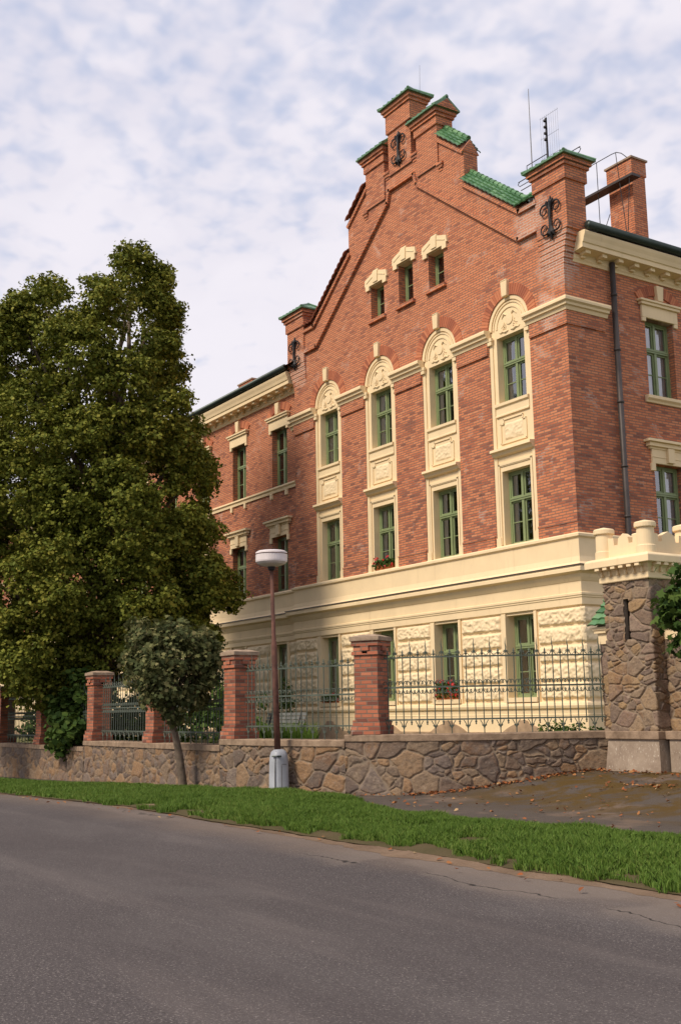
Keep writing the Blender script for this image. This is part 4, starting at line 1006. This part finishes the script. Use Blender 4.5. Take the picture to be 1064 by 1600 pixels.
# masonry on the visible faces with a slit left open in the front
def ring(p0, p1): return [p0, p1]
zb, zt = 1.15, 3.93
sl0, sl1, sz0, sz1 = 4.985, 5.10, 2.82, 3.56
rubble('masonry', [(tx0-.0, ty1), (tx0, ty0), (tx1, ty0), (tx1, ty1)], zb, zt, M_TOWERSTONE, GT, .32, .20, 21, .012, .032, 0.0, (1.10+sl0-tx0, 1.10+sl1-tx0, sz0, sz1))
sl = MB(); sl.box(sl0-.03, sl0-.012, ty0-.0, ty0+.09, sz0, sz1); sl.box(sl1+.012, sl1+.03, ty0, ty0+.09, sz0, sz1); sl.obj('slit_jamb', M_CONC, GT)
sl = MB(); sl.box(tx0+.01, tx1-.01, ty0+.62, ty1-.01, .3, zt); sl.obj('tower_core', M_CONC, GT)
pl = MB(); a = .06; bt_ = .14
pl.add([(tx0-bt_, ty0-bt_, .1), (tx1+bt_, ty0-bt_, .1), (tx1+bt_, ty1, .1), (tx0-bt_, ty1, .1), (tx0-a, ty0-a, 1.0), (tx1+a, ty0-a, 1.0), (tx1+a, ty1, 1.0), (tx0-a, ty1, 1.0)], [(4, 5, 6, 7), (0, 1, 5, 4), (1, 2, 6, 5), (2, 3, 7, 6), (3, 0, 4, 7)])
pl.obj('tower_plinth', M_CONC, GT)
MB().box(tx0-.09, tx1+.10, ty0-.11, ty1, 1.001, 1.148).obj('plinth_coping', M_COPING, GT, bevel=.015)
sq = [(tx0, ty1), (tx0, ty0), (tx1, ty0), (tx1, ty1), (tx0, ty1)]
def sq_sweep(m, prof, grow=0.0):
    x0, x1, y0, y1 = tx0-grow, tx1+grow, ty0-grow, ty1+grow
    vs = []; k = len(prof)
    for sx, sy in ((0, 0), (1, 0), (1, 1), (0, 1)):
        for o_, z in prof: vs.append(((x1+o_ if sx else x0-o_), (y1+o_ if sy else y0-o_), z))
    fs = [(i*k+j, ((i+1) % 4)*k+j, ((i+1) % 4)*k+j+1, i*k+j+1) for i in range(4) for j in range(k-1)]
    fs += [tuple(i*k for i in (3, 2, 1, 0)), tuple(i*k+k-1 for i in range(4))]; m.add(vs, fs)
cr = MB(); sq_sweep(cr, [(0, 3.90), (.055, 3.90), (.065, 3.92), (.065, 4.0), (.05, 4.02), (.08, 4.10), (.14, 4.185), (.25, 4.186), (.25, 4.31), (.235, 4.33), (.20, 4.36)])
for k in range(6):
    x = tx0+.05+k*(tx1-tx0-.10)/5
    for M in (Matrix.Identity(4),): cr.box(x-.055, x+.055, ty0-.235, ty0-.12, 4.13, 4.188)
    y = ty0+.05+k*(ty1-ty0-.10)/5; cr.box(tx1+.12, tx1+.235, y-.055, y+.055, 4.13, 4.188)
    cr.box(x-.02, x+.02, ty0-.12, ty0-.06, 4.02, 4.14); cr.box(tx1+.06, tx1+.12, y-.02, y+.02, 4.02, 4.14)
cr.obj('crown_cornice', M_CREAM, GT, bevel=.01)
for (x, y) in ((tx0+.07, ty0+.0), (tx1+.0, ty0-.0), (tx1+.0, ty1-.05), (tx0+.07, ty1-.05)):
    t = MB(); t.lathe([(.185, 4.355), (.185, 4.50), (.165, 4.515), (.160, 4.84), (.195, 4.845), (.20, 4.86), (.20, 4.925), (.185, 4.945), (.02, 4.985)], (x, y, 0), 24); t.obj('turret', M_CREAM, GT, smooth=False)
def parapet(p, q, M=None):
    m = MB(); L = (Vector(q)-Vector(p)).length
    prof = [(0, 4.355), (L, 4.355), (L, 4.76), (L-.24, 4.72)]
    xs_ = [(L-.26, 4.74), (L-.27, 4.60), (L-.36, 4.60), (L-.38, 4.72), (L*.5, 4.80), (.38, 4.72), (.36, 4.60), (.27, 4.60), (.26, 4.74), (0, 4.76)]
    poly = [(0, 4.355), (L, 4.355), (L, 4.74)]+xs_
    m.prism(poly, -.06, .08); m.box(0, L, -.08, -.0605, 4.356, 4.50)
    d = Vector(q)-Vector(p); m.xf(Matrix.Translation((p[0], p[1], 0)) @ Matrix.Rotation(math.atan2(d.y, d.x), 4, 'Z')); m.obj('parapet', M_CREAM, GT)
parapet((tx0+.1, ty0), (tx1, ty0)); parapet((tx1, ty0), (tx1, ty1)); parapet((tx1, ty1-.05), (tx0, ty1-.05)); parapet((tx0+.06, ty1), (tx0+.06, ty0))

BW = empty('boundary_wall', (6.5, -3.3, .4)); tag(BW, 'stone boundary wall with cream band and green tile ridge passing behind the gate tower', 'wall')
for (a, b, sd2) in ((4.0, 4.50, 31), (5.60, 16.0, 32)):
    rubble('masonry', [(a, -3.56), (b, -3.56)], 1.12, 2.80, M_TOWERSTONE, BW, .36, .22, sd2, .014, .032)
    m = MB(); m.box(a, b, -3.54, -3.04, .2, 2.79); m.obj('wall_core', M_CONC, BW)
    m = MB(); m.box(a-.02, b, -3.60, -3.0, 2.791, 3.0); m.box(a-.08, b, -3.65, -2.95, 3.001, 3.06); m.box(a-.11, b, -3.67, -2.93, 3.061, 3.12); m.obj('plaster_band', M_CREAM, BW)
    m = MB(); n = max(3, int((b-a+.15)/.2)); a2 = a-.16
    hip = .12 if a < 5 else 0
    tiles(m, (a2, -3.72, 3.125), (b-a2, 0, 0), (0, .42, .50), n, 4); tiles(m, (b, -2.88, 3.125), (a2-b, 0, 0), (0, -.42, .50), n, 4)
    ridge(m, (a2+hip, -3.3, 3.66), (b, -3.3, 3.66), n, .09)
    if hip:                                               # hipped end
        m.v = [(max(x, a2+hip*(z-3.125)/.5*.95), y, z) for x, y, z in m.v]
    m.obj('tile_ridge', M_TILE, BW)
    m = MB(); m.add([(a, -3.66, 3.122), (b, -3.66, 3.122), (b, -3.3, 3.58), (a+hip, -3.3, 3.58), (b, -2.94, 3.122), (a, -2.94, 3.122)], [(0, 1, 2, 3), (3, 2, 4, 5), (0, 3, 5), (1, 4, 2)]); m.obj('ridge_core', M_CONC, BW)
m = MB(); m.box(5.76, 16, -3.80, -3.0, .1, 1.0); m.obj('wall_plinth', M_CONC, BW); MB().box(5.705, 16, -3.84, -3.0, 1.001, 1.146).obj('plinth_coping', M_COPING, BW, bevel=.012)

# garden behind the fence
inner = offset(FRONT, .5); gp = [(p[0], p[1]) for p in inner if p[0] > -29]
gd = MB(); poly = [(-40, -7.85)]+gp+[(3.9, -3.2), (30, -3.2), (30, 40), (-40, 40)]
gd.add([(x, y, .66) for x, y in poly], [tuple(range(len(poly)))]); tag(gd.obj('garden_ground', M_GARDEN), kind='structure')

# ------------------------------------------------------------------ street lamp
LX, LY = -.20, -8.39
L_ = empty('street_lamp', (LX, LY, 0)); tag(L_, 'street lamp with rusty brown pole, flat white round head and grey plastic base', 'street lamp')
bxm = MB(); n = 28
prof = [(.185, .0), (.185, .05), (.178, .06), (.170, .62), (.160, .74), (.135, .82), (.085, .865), (.05, .87)]
vs = []
for r_, z in prof:
    for k in range(n):
        a = 2*pi*k/n; e = (abs(cos(a))**3.2+abs(sin(a))**3.2)**(-1/3.2); vs.append((LX+r_*e*cos(a), LY+r_*e*sin(a), z))
bxm.add(vs, [(i*n+k, i*n+(k+1) % n, (i+1)*n+(k+1) % n, (i+1)*n+k) for i in range(len(prof)-1) for k in range(n)]+[tuple((len(prof)-1)*n+k for k in range(n))])
cab = bxm.obj('base_cabinet', M_LAMPBOX, L_, True)
ca = Vector((.838, -.545)).normalized(); cs_ = Vector((.545, .838))
seam = MB()
def on(u, v, z, d=.0): return (LX+cs_.x*u+ca.x*(v+d), LY+cs_.y*u+ca.y*(v+d), z)
seam.tube([on(-.065, .205, .03), on(-.062, .192, .45), on(-.055, .178, .70), on(-.04, .13, .83)], .010, 5)
link(bpy.data.objects.new('seam', seam.mesh('seam', M_PIPE)), cab)
lt = MB()
for z in (.05, .74): lt.tube([on(-.12, .165, z), on(-.085, .182, z), on(-.05, .192, z)], .018, 6); lt.tube([on(-.03, .192, z), on(.02, .19, z), on(.06, .18, z)], .018, 6)
link(bpy.data.objects.new('latch', lt.mesh('latch', M_GUTTER)), cab)
hatch = MB(); hatch.tube([on(.16, .15, .58), on(.075, .185, .585), on(.07, .19, .55), on(.07, .20, .12), on(.10, .19, .10), on(.17, .15, .10)], .005, 4); link(bpy.data.objects.new('hatch', hatch.mesh('hatch', M_PIPE)), cab)
tp = Vector((LX, LY, 0))+Vector((-.545*.12, -.838*.12, 0))
def pl_(z): t = z/4.45; return (LX+(tp.x-LX)*t, LY+(tp.y-LY)*t, z)
MB().tube([pl_(.8), pl_(2.0), pl_(3.0), pl_(3.02), pl_(4.52)], [.064, .060, .055, .044, .036], 12).obj('pole', M_LAMPPOLE, L_, True)
hx, hy_ = tp.x, tp.y
hd = MB(); hd.lathe([(.02, 4.50), (.06, 4.50), (.075, 4.54), (.17, 4.56), (.27, 4.595), (.318, 4.635), (.325, 4.665), (.325, 4.79), (.332, 4.795), (.332, 4.805), (.325, 4.81), (.322, 4.84), (.28, 4.865), (.02, 4.885)], (hx, hy_, 0), 36)
head = hd.obj('lamp_head', M_LAMPHEAD, L_)
sk = MB(); sk.lathe([(.045, 4.46), (.07, 4.48), (.085, 4.545), (.04, 4.55)], (hx, hy_, 0), 16); link(bpy.data.objects.new('socket', sk.mesh('socket', M_IRON)), head)
rim = MB(); rim.lathe([(.3305, 4.792), (.3345, 4.797), (.3345, 4.803), (.3305, 4.808)], (hx, hy_, 0), 36); link(bpy.data.objects.new('rim', rim.mesh('rim', M_LAMPPOLE)), head)

# ------------------------------------------------------------------ trees and shrubs
RV, DV = np.array([.5451, .8384, 0]), np.array([-.8384, .5451, 0])
def leafs(C, Nn, size, shape, r, droop=0.0):
    n = len(C); Nn = Nn/np.linalg.norm(Nn, axis=1)[:, None]
    a = r.normal(size=(n, 3)); a[:, 2] -= droop; t = a-(a*Nn).sum(1)[:, None]*Nn; t /= np.linalg.norm(t, axis=1)[:, None]; b = np.cross(Nn, t)
    sz = size*r.uniform(.6, 1.3, n); sh = np.array(shape); k = len(sh)
    V = C[:, None]+(t[:, None]*sh[None, :, 0:1]+b[:, None]*sh[None, :, 1:2]+Nn[:, None]*(sh[None, :, 2:3]))*sz[:, None, None]
    return V.reshape(-1, 3), k
HEART = [(-.5, 0, 0), (-.25, .42, .08), (.15, .40, .05), (.6, 0, -.1), (.15, -.40, .05), (-.25, -.42, .08)]
KITE = [(-.5, 0, 0), (.0, .44, .06), (.55, 0, -.06), (.0, -.44, .06)]
MAPLE = [(-.5, 0, 0), (-.28, .30, .0), (-.38, .55, -.08), (-.02, .36, 0), (.12, .60, -.1), (.22, .24, .02), (.68, 0, -.12), (.22, -.24, .02), (.12, -.60, -.1), (-.02, -.36, 0), (-.38, -.55, -.08), (-.28, -.30, .0)]
def crown_leaves(lobes, base, dens, per, spread, size, shape, seed, axis=None, fill=.25, droop=0.0):
    r = np.random.default_rng(seed); Cs, Ns = [], []
    for (c, rad) in lobes:
        n = max(4, int(dens*rad*rad)); d = r.normal(size=(n, 3)); d /= np.linalg.norm(d, axis=1)[:, None]
        out = np.array([c[0], c[1], .25*rad]); out = out/(np.linalg.norm(out)+1e-6)
        d = d+.45*out; d /= np.linalg.norm(d, axis=1)[:, None]
        rr = rad*np.where(r.uniform(size=n) < fill, r.uniform(.35, .8, n), r.uniform(.78, 1.12, n))
        P = np.array(c)+d*rr[:, None]*np.array([1, 1, .92])
        m = per*np.ones(n, int)
        PP = np.repeat(P, m, 0); DD = np.repeat(d, m, 0); N = len(PP)
        off = r.normal(size=(N, 3))*spread*np.array([1, 1, .6]); off[:, 2] -= .25*np.linalg.norm(off[:, :2], axis=1)
        Cs.append(PP+off); Ns.append(DD*.55+np.array([0, 0, .55])+r.normal(size=(N, 3))*.55)
    C, Nn = np.concatenate(Cs), np.concatenate(Ns); V, k = leafs(C, Nn, size, shape, r, droop)
    return V+np.array(base), k

BT = np.array([-15.0, -6.5, .66])
LOB = [(0.8, 15.45, 1.14), (-0.17, 14.6, 1.03), (1.58, 14.0, 0.93), (1.81, 12.69, 0.83), (-2.13, 14.6, 1.03), (-2.76, 14.0, 0.83), (-3.15, 12.78, 1.24), (-0.99, 12.74, 1.55), (0.75, 11.82, 1.55), (1.83, 10.69, 1.03), (-2.22, 10.54, 1.86), (-4.39, 11.47, 1.86), (-0.27, 9.2, 1.97), (2.17, 9.15, 1.24), (2.8, 9.8, 0.62), (-2.56, 7.94, 2.07), (-4.69, 8.41, 2.07), (0.82, 7.03, 2.07), (2.61, 6.79, 1.03), (3.12, 8.7, 0.58), (-1.23, 5.38, 2.07), (-3.94, 5.43, 2.28), (1.48, 4.91, 1.66), (2.93, 5.1, 0.93), (3.66, 4.77, 0.62), (0.47, 3.28, 1.66), (-2.0, 3.3, 1.76), (-0.74, 2.3, 1.2), (2.53, 3.75, 1.14), (-4.46, 3.0, 1.86), (3.15, 3.23, 0.72), (-0.42, 1.75, 0.72), (-2.07, 2.3, 1.0), (0.77, 10.05, 1.24), (-1.06, 6.85, 1.45)]
rr_ = random.Random(5); lob3 = []
for u, z, r in LOB:
    hw = 4.6*math.sqrt(max(.05, 1-((z-6.5)/10)**2)); ext = math.sqrt(max(.0, hw*hw-(u+.6)**2))*.62
    ds = [0] if ext < .9 or r < .7 else [-ext*rr_.uniform(.55, 1), ext*rr_.uniform(.4, .9)]
    for d in ds:
        uu = u+rr_.uniform(-.15, .15); d += rr_.uniform(-.4, .4); P = RV*uu; E_ = np.array([19.78, -19.81, 1.6])-BT; P = np.array([P[0], P[1], z]); P = E_+(P-E_)*(1+d/37.0); lob3.append(((P[0], P[1], P[2]), r*rr_.uniform(.84, .98)))
TR = empty('linden_tree', tuple(BT)); tag(TR, 'big dense green linden with yellowing tips, taller than the eaves, at the left', 'tree')
subl = []
for (c, rad) in lob3:                                   # every bough carries many small leaf clumps with gaps between them
    for q in range(int(9*rad*rad)+4):
        d = Vector((rr_.gauss(0, 1), rr_.gauss(0, 1), rr_.gauss(.25, 1))).normalized(); o_ = Vector((c[0], c[1], .3)).normalized(); d = (d+o_*.5).normalized()
        f = rad*rr_.uniform(.72, 1.02); subl.append(((c[0]+d.x*f, c[1]+d.y*f, c[2]+d.z*f*.95), rr_.uniform(.26, .50)))
V1, k = crown_leaves(subl, BT, 95, 19, .10, .115, KITE, 4, fill=.15)
V2, k = crown_leaves(lob3, BT, 12, 40, .20, .115, KITE, 14, fill=.9)
V = np.concatenate([V1, V2])
link(bpy.data.objects.new('crown', mesh_np('crown', V, k, M_LEAF)), TR)
def limb(mb, a, b, r0, r1, seed, bend=.5, n=6):
    r = random.Random(seed); a, b = Vector(a), Vector(b); pts = []
    for i in range(n+1):
        t = i/n; p = a.lerp(b, t); w = sin(pi*t)*bend
        pts.append(p+Vector((r.uniform(-1, 1), r.uniform(-1, 1), r.uniform(-.3, .6)))*w*.4)
    mb.tube(pts, [r0+(r1-r0)*i/n for i in range(n+1)], 8)
tk = MB(); b0 = Vector(BT)
limb(tk, b0+Vector((0, 0, -.2)), b0+Vector((.1, .1, 4.5)), .38, .30, 1, .1); limb(tk, b0+Vector((.1, .1, 4.4)), b0+Vector((.5, .6, 14.3)), .30, .05, 2, .5)
for i, (c, rad) in enumerate(lob3):
    z0 = max(1.6, c[2]*.62-.2); limb(tk, b0+Vector((.1, .1, z0)), b0+Vector(c), .10, .025, 10+i, .6, 5)
tk.obj('trunk', M_BARK, TR, True)

YB = np.array([-3.95, -8.72, -.06])
YT = empty('young_maple', tuple(YB)); tag(YT, 'young globe maple with bare leaning trunk on the grass verge', 'tree')
yl = []
ry = random.Random(12)
for u, z, r in [(-1.2+2.0*ry.random(), 3.2+.55*ry.random(), ry.uniform(.09, .14)) for _ in range(14)]+[(-.25, 3.35, .42), (.25, 3.30, .42), (-.75, 3.25, .40), (-.98, 2.92, .34), (.45, 2.95, .38), (-.3, 2.9, .62), (-.85, 2.6, .38), (.38, 2.55, .36), (-.25, 2.4, .55), (-.6, 2.15, .36), (.15, 2.1, .36), (-.2, 1.85, .33), (-.1, 1.6, .20), (.62, 2.85, .22), (-.1, 3.58, .22), (-.6, 3.5, .2)]:
    for d in ([0] if r < .3 else [-r*.9, r*.8]): P = RV*u+DV*d; yl.append(((P[0], P[1], z), r))
V, k = crown_leaves(yl, YB, 170, 13, .09, .10, MAPLE, 8, droop=1.3)
link(bpy.data.objects.new('crown', mesh_np('crown', V, k, M_MAPLE)), YT)
tk = MB(); y0 = Vector(YB); R3 = Vector(RV)
tk.tube([y0+Vector((0, 0, -.1)), y0+R3*0+Vector((0, 0, .05)), y0-R3*.09+Vector((0, 0, .76)), y0-R3*.24+Vector((0, 0, 1.45)), y0-R3*.3+Vector((0, 0, 2.0)), y0-R3*.3+Vector((0, 0, 3.2))], [.125, .105, .085, .075, .06, .015], 10)
for i, (c, r) in enumerate(yl): limb(tk, y0-R3*.3+Vector((0, 0, 1.7+.3*(i % 3))), y0+Vector(c), .03, .008, i+60, .1, 4)
tk.obj('trunk', M_BARK, YT, True)

RB = np.array([7.75, -5.25, .2])
RT = empty('maple_tree', tuple(RB)); tag(RT, 'maple reaching in from the right edge in front of the gate tower', 'tree')
rl_ = []
for u, z, r in [(-.10, 3.45, .22), (-.30, 3.05, .22), (-.36, 2.80, .20), (-.15, 2.75, .28), (-.18, 2.42, .22), (.05, 3.1, .4), (.5, 3.2, .6), (.5, 2.5, .5), (.9, 2.9, .7), (1.2, 3.5, .6), (.5, 3.9, .5), (.2, 2.3, .3)]:
    P = RV*u; rl_.append(((P[0]+.0, P[1], z), r))
V, k = crown_leaves(rl_, RB, 170, 12, .09, .12, MAPLE, 9, droop=.6)
link(bpy.data.objects.new('crown', mesh_np('crown', V, k, M_BUSH)), RT)
tk = MB(); r0 = Vector(RB)
tk.tube([r0+R3*.7+Vector((0, 0, -.1)), r0+R3*.7+Vector((0, 0, 1.5)), r0+R3*.6+Vector((0, 0, 3.6))], [.11, .09, .02], 10)
for i, (c, r) in enumerate(rl_): limb(tk, r0+R3*.68+Vector((0, 0, 1.4+.2*(i % 4))), r0+Vector(c), .03, .008, i+90, .1, 4)
tk.obj('trunk', M_BARK, RT, True)

def shrub(name, lab, cat, base, lobes, dens, per, spread, size, shape, mat, seed, stem=.02):
    e = empty(name, base); tag(e, lab, cat)
    V, k = crown_leaves(lobes, np.array(base), dens, per, spread, size, shape, seed); link(bpy.data.objects.new('foliage', mesh_np('foliage', V, k, mat)), e)
    m = MB()
    for i, (c, r) in enumerate(lobes): limb(m, (base[0]+c[0]*.2, base[1]+c[1]*.2, base[2]), (base[0]+c[0], base[1]+c[1], base[2]+c[2]), stem, .006, seed+i, .1, 4)
    m.obj('stem', M_BARK, e); return e
shrub('climbing_shrub', 'round leafy shrub hanging over the wall coping under the linden', 'shrub', (-12.9, -7.9, .7), [((-.3, -.25, .35), .45), ((.3, -.4, .25), .45), ((.7, -.3, .6), .5), ((0, -.2, .9), .6), ((-.6, -.1, 1.3), .6), ((.4, 0, 1.4), .6), ((-.1, .2, 1.9), .6), ((.1, -.5, .05), .3)], 90, 14, .13, .17, HEART, M_BUSH, 201)
shrub('garden_bush', 'dark green bushes seen through the fence left of the small maple', 'shrub', (-9.3, -5.6, .66), [((-1.2, 0, .6), .7), ((0, 0, .7), .8), ((1.2, .2, .6), .7), ((.5, .6, 1.2), .7), ((-.7, .5, 1.3), .7), ((2.0, .3, .45), .5), ((-2.2, .1, .6), .6)], 60, 18, .16, .12, HEART, M_BUSH, 221)
shrub('garden_bush', 'low orange-tinged bush behind the leftmost fence panel', 'shrub', (-17.0, -6.4, .66), [((-.8, 0, .5), .6), ((.3, 0, .5), .6), ((1.3, .2, .45), .5), ((-.2, .4, 1.0), .5)], 60, 14, .16, .12, HEART, M_LEAF, 231)
shrub('garden_bush', 'dark bushes under the linden seen through the fence beside the wall step', 'shrub', (-14.2, -5.9, .66), [((-1.3, 0, .5), .6), ((-.4, 0, .6), .7), ((.6, .1, .6), .7), ((1.5, .1, .5), .6), ((0, .3, 1.2), .6), ((-1.0, .3, 1.2), .5), ((1.0, .3, 1.2), .6)], 60, 16, .16, .12, HEART, M_BUSH, 261)
shrub('garden_bush', 'bushes behind the leftmost brick pillar', 'shrub', (-22.6, -5.6, .66), [((-1.5, 0, .5), .6), ((-.4, 0, .6), .7), ((.7, .1, .6), .7), ((0, .3, 1.2), .6), ((1.7, .3, .6), .6)], 60, 14, .16, .13, HEART, M_BUSH, 271)
shrub('conifer_shrub', 'slim dark evergreen shrub against the plaster wall behind the lamp pole', 'shrub', (-11.75, -1.5, .66), [((0, 0, .5), .42), ((0, 0, .95), .38), ((.02, 0, 1.35), .30), ((0, 0, 1.7), .20), ((0, 0, 1.95), .10)], 260, 16, .05, .05, HEART, M_BUSH, 241)
shrub('low_hedge', 'low green hedge behind the fence right beside the stone tower', 'hedge', (3.0, -3.6, .6), [((-.45, 0, .42), .28), ((-.1, 0, .45), .28), ((.25, .05, .44), .28), ((.55, .1, .42), .25)], 260, 14, .06, .055, HEART, M_BUSH, 251)
for i, (x, y, lab) in enumerate([(-5.3, -5.6, 'tuft of tall grass right of the grey bench'), (-4.2, -5.9, 'tuft of dry grass behind the fence near the tallest pillar')]):
    r = np.random.default_rng(300+i); n = 1400; a = r.uniform(0, 2*pi, n); R = np.sqrt(r.uniform(0, 1, n))*.8; L = r.uniform(.3, .75, n); px_, py_ = x+R*np.cos(a)*1.3, y+R*np.sin(a)*.6; ln = r.uniform(.1, .5, n); b = r.uniform(0, 2*pi, n); w = .008
    V = np.zeros((n, 5, 3)); s = np.stack([np.cos(b)*w, np.sin(b)*w], -1); d = np.stack([np.cos(a), np.sin(a)], -1)*(L*ln)[:, None]; p0 = np.stack([px_, py_], -1)
    V[:, 0, :2] = p0-s; V[:, 1, :2] = p0+s; V[:, 2, :2] = p0+d*.35+s*.7; V[:, 3, :2] = p0+d; V[:, 4, :2] = p0+d*.35-s*.7; V[:, 0:2, 2] = .66; V[:, 2, 2] = V[:, 4, 2] = .66+L*.6; V[:, 3, 2] = .66+L
    tag(link(bpy.data.objects.new('grass_tuft', mesh_np('grass_tuft', V.reshape(-1, 3), 5, M_GRASS))), lab, 'grass')

# ------------------------------------------------------------------ garden bench
BN = empty('garden_bench', (-7.6, -4.3, .66)); tag(BN, 'grey slatted garden bench seen through the fence right of the lamp pole', 'bench')
m = MB()
for k in range(5): m.box(-8.6, -6.5, -4.55+.10*k, -4.47+.10*k, 1.08, 1.11)
m.obj('seat', M_BENCH, BN)
m = MB()
for k in range(4): m.box(-8.6, -6.5, -4.03+.03*k, -4.00+.03*k, 1.20+.10*k, 1.28+.10*k)
m.obj('backrest', M_BENCH, BN)
for x in (-8.35, -6.75):
    m = MB(); m.tube([(x, -4.5, .66), (x, -4.5, 1.05), (x, -4.1, 1.05), (x, -3.92, 1.62)], .025, 6); m.tube([(x, -4.1, 1.05), (x, -4.0, .66)], .025, 6); m.obj('leg', M_IRON, BN)

# ------------------------------------------------------------------ flower boxes
def flowerbox(x, y, z, w, lab, pot=True, nfl=40, seed=1, h_=.32):
    e = empty('flower_box', (x, y, z)); tag(e, lab, 'flower box', 'flower boxes on the window sills'); r = np.random.default_rng(seed)
    m = MB(); m.add([(x-w/2+.02, y-.09, z), (x+w/2-.02, y-.09, z), (x+w/2-.02, y+.07, z), (x-w/2+.02, y+.07, z), (x-w/2, y-.11, z+.15), (x+w/2, y-.11, z+.15), (x+w/2, y+.09, z+.15), (x-w/2, y+.09, z+.15)], [(3, 2, 1, 0), (4, 5, 6, 7), (0, 1, 5, 4), (1, 2, 6, 5), (2, 3, 7, 6), (3, 0, 4, 7)]); m.obj('planter', M_POT, e)
    n = int(900*w); C = np.stack([r.uniform(-w/2, w/2, n), r.normal(-.05, .07, n), r.uniform(.05, h_, n)], -1)+np.array([x, y, z]); V, k = leafs(C, r.normal(size=(n, 3))+np.array([0, -.4, .6]), .055, HEART, r); link(bpy.data.objects.new('foliage', mesh_np('foliage', V, k, M_BUSH)), e)
    cs_ = []; 
    for c in range(nfl): c0 = np.array([x+r.uniform(-w/2, w/2), y-.08+r.normal(0, .05), z+r.uniform(.08, h_+.08)]); cs_.append(c0+r.normal(size=(9, 3))*.022)
    C = np.concatenate(cs_); V, k = leafs(C, r.normal(size=(len(C), 3))+np.array([.3, -1, .3]), .05, HEART, r); link(bpy.data.objects.new('blossom', mesh_np('blossom', V, k, M_FLOWER)), e)
flowerbox(COLS[1], -.02, 1.862, 1.0, 'red geraniums on the ground floor window sill near the middle of the fence', nfl=34, seed=3, h_=.46)
flowerbox(COLS[3], -.02, 1.862, .85, 'terracotta flower box on the ground floor sill left of the tallest pillar', nfl=8, seed=4, h_=.22)
flowerbox(COLS[2], .10, 5.86, .9, 'red and pink geraniums on the first floor window sill', nfl=12, seed=5, h_=.30)

# ------------------------------------------------------------------ fallen leaves
r = np.random.default_rng(17); pts = []
for p, q in zip(FRONT[:-1], FRONT[1:]):
    if q[0] < -.5: continue
    n = int(55*math.hypot(q[0]-p[0], q[1]-p[1])*(1.6 if p[0] > 2.2 else .5)); t = r.uniform(0, 1, n); off = r.exponential(.10, n)+.05
    d = Vector((q[0]-p[0], q[1]-p[1])).normalized(); pts.append(np.stack([p[0]+(q[0]-p[0])*t+d.y*off, p[1]+(q[1]-p[1])*t-d.x*off], -1))
pts.append(np.stack([r.uniform(4.3, 9, 150), -4.08-r.exponential(.12, 150)], -1))
pts.append(np.stack([r.uniform(2.5, 10, 170), r.uniform(-8.6, -4.3, 170)], -1)); pts.append(np.stack([r.normal(6.6, .5, 60), r.normal(-5.2, .15, 60)], -1)); pts.append(np.stack([r.uniform(-4, 16, 40), r.uniform(-12.6, -12.0, 40)], -1))
P = np.concatenate(pts); C = np.concatenate([P, (gzv(P[:, 0], P[:, 1])+.02+r.uniform(0, .03, len(P)))[:, None]], 1)
V, k = leafs(C, r.normal(size=(len(C), 3))*.35+np.array([0, 0, 1]), .06, HEART, r)
tag(link(bpy.data.objects.new('fallen_leaves', mesh_np('fallen_leaves', V, k, M_FALLEN))), 'orange fallen leaves scattered along the foot of the stone wall', 'leaves', kind='stuff')
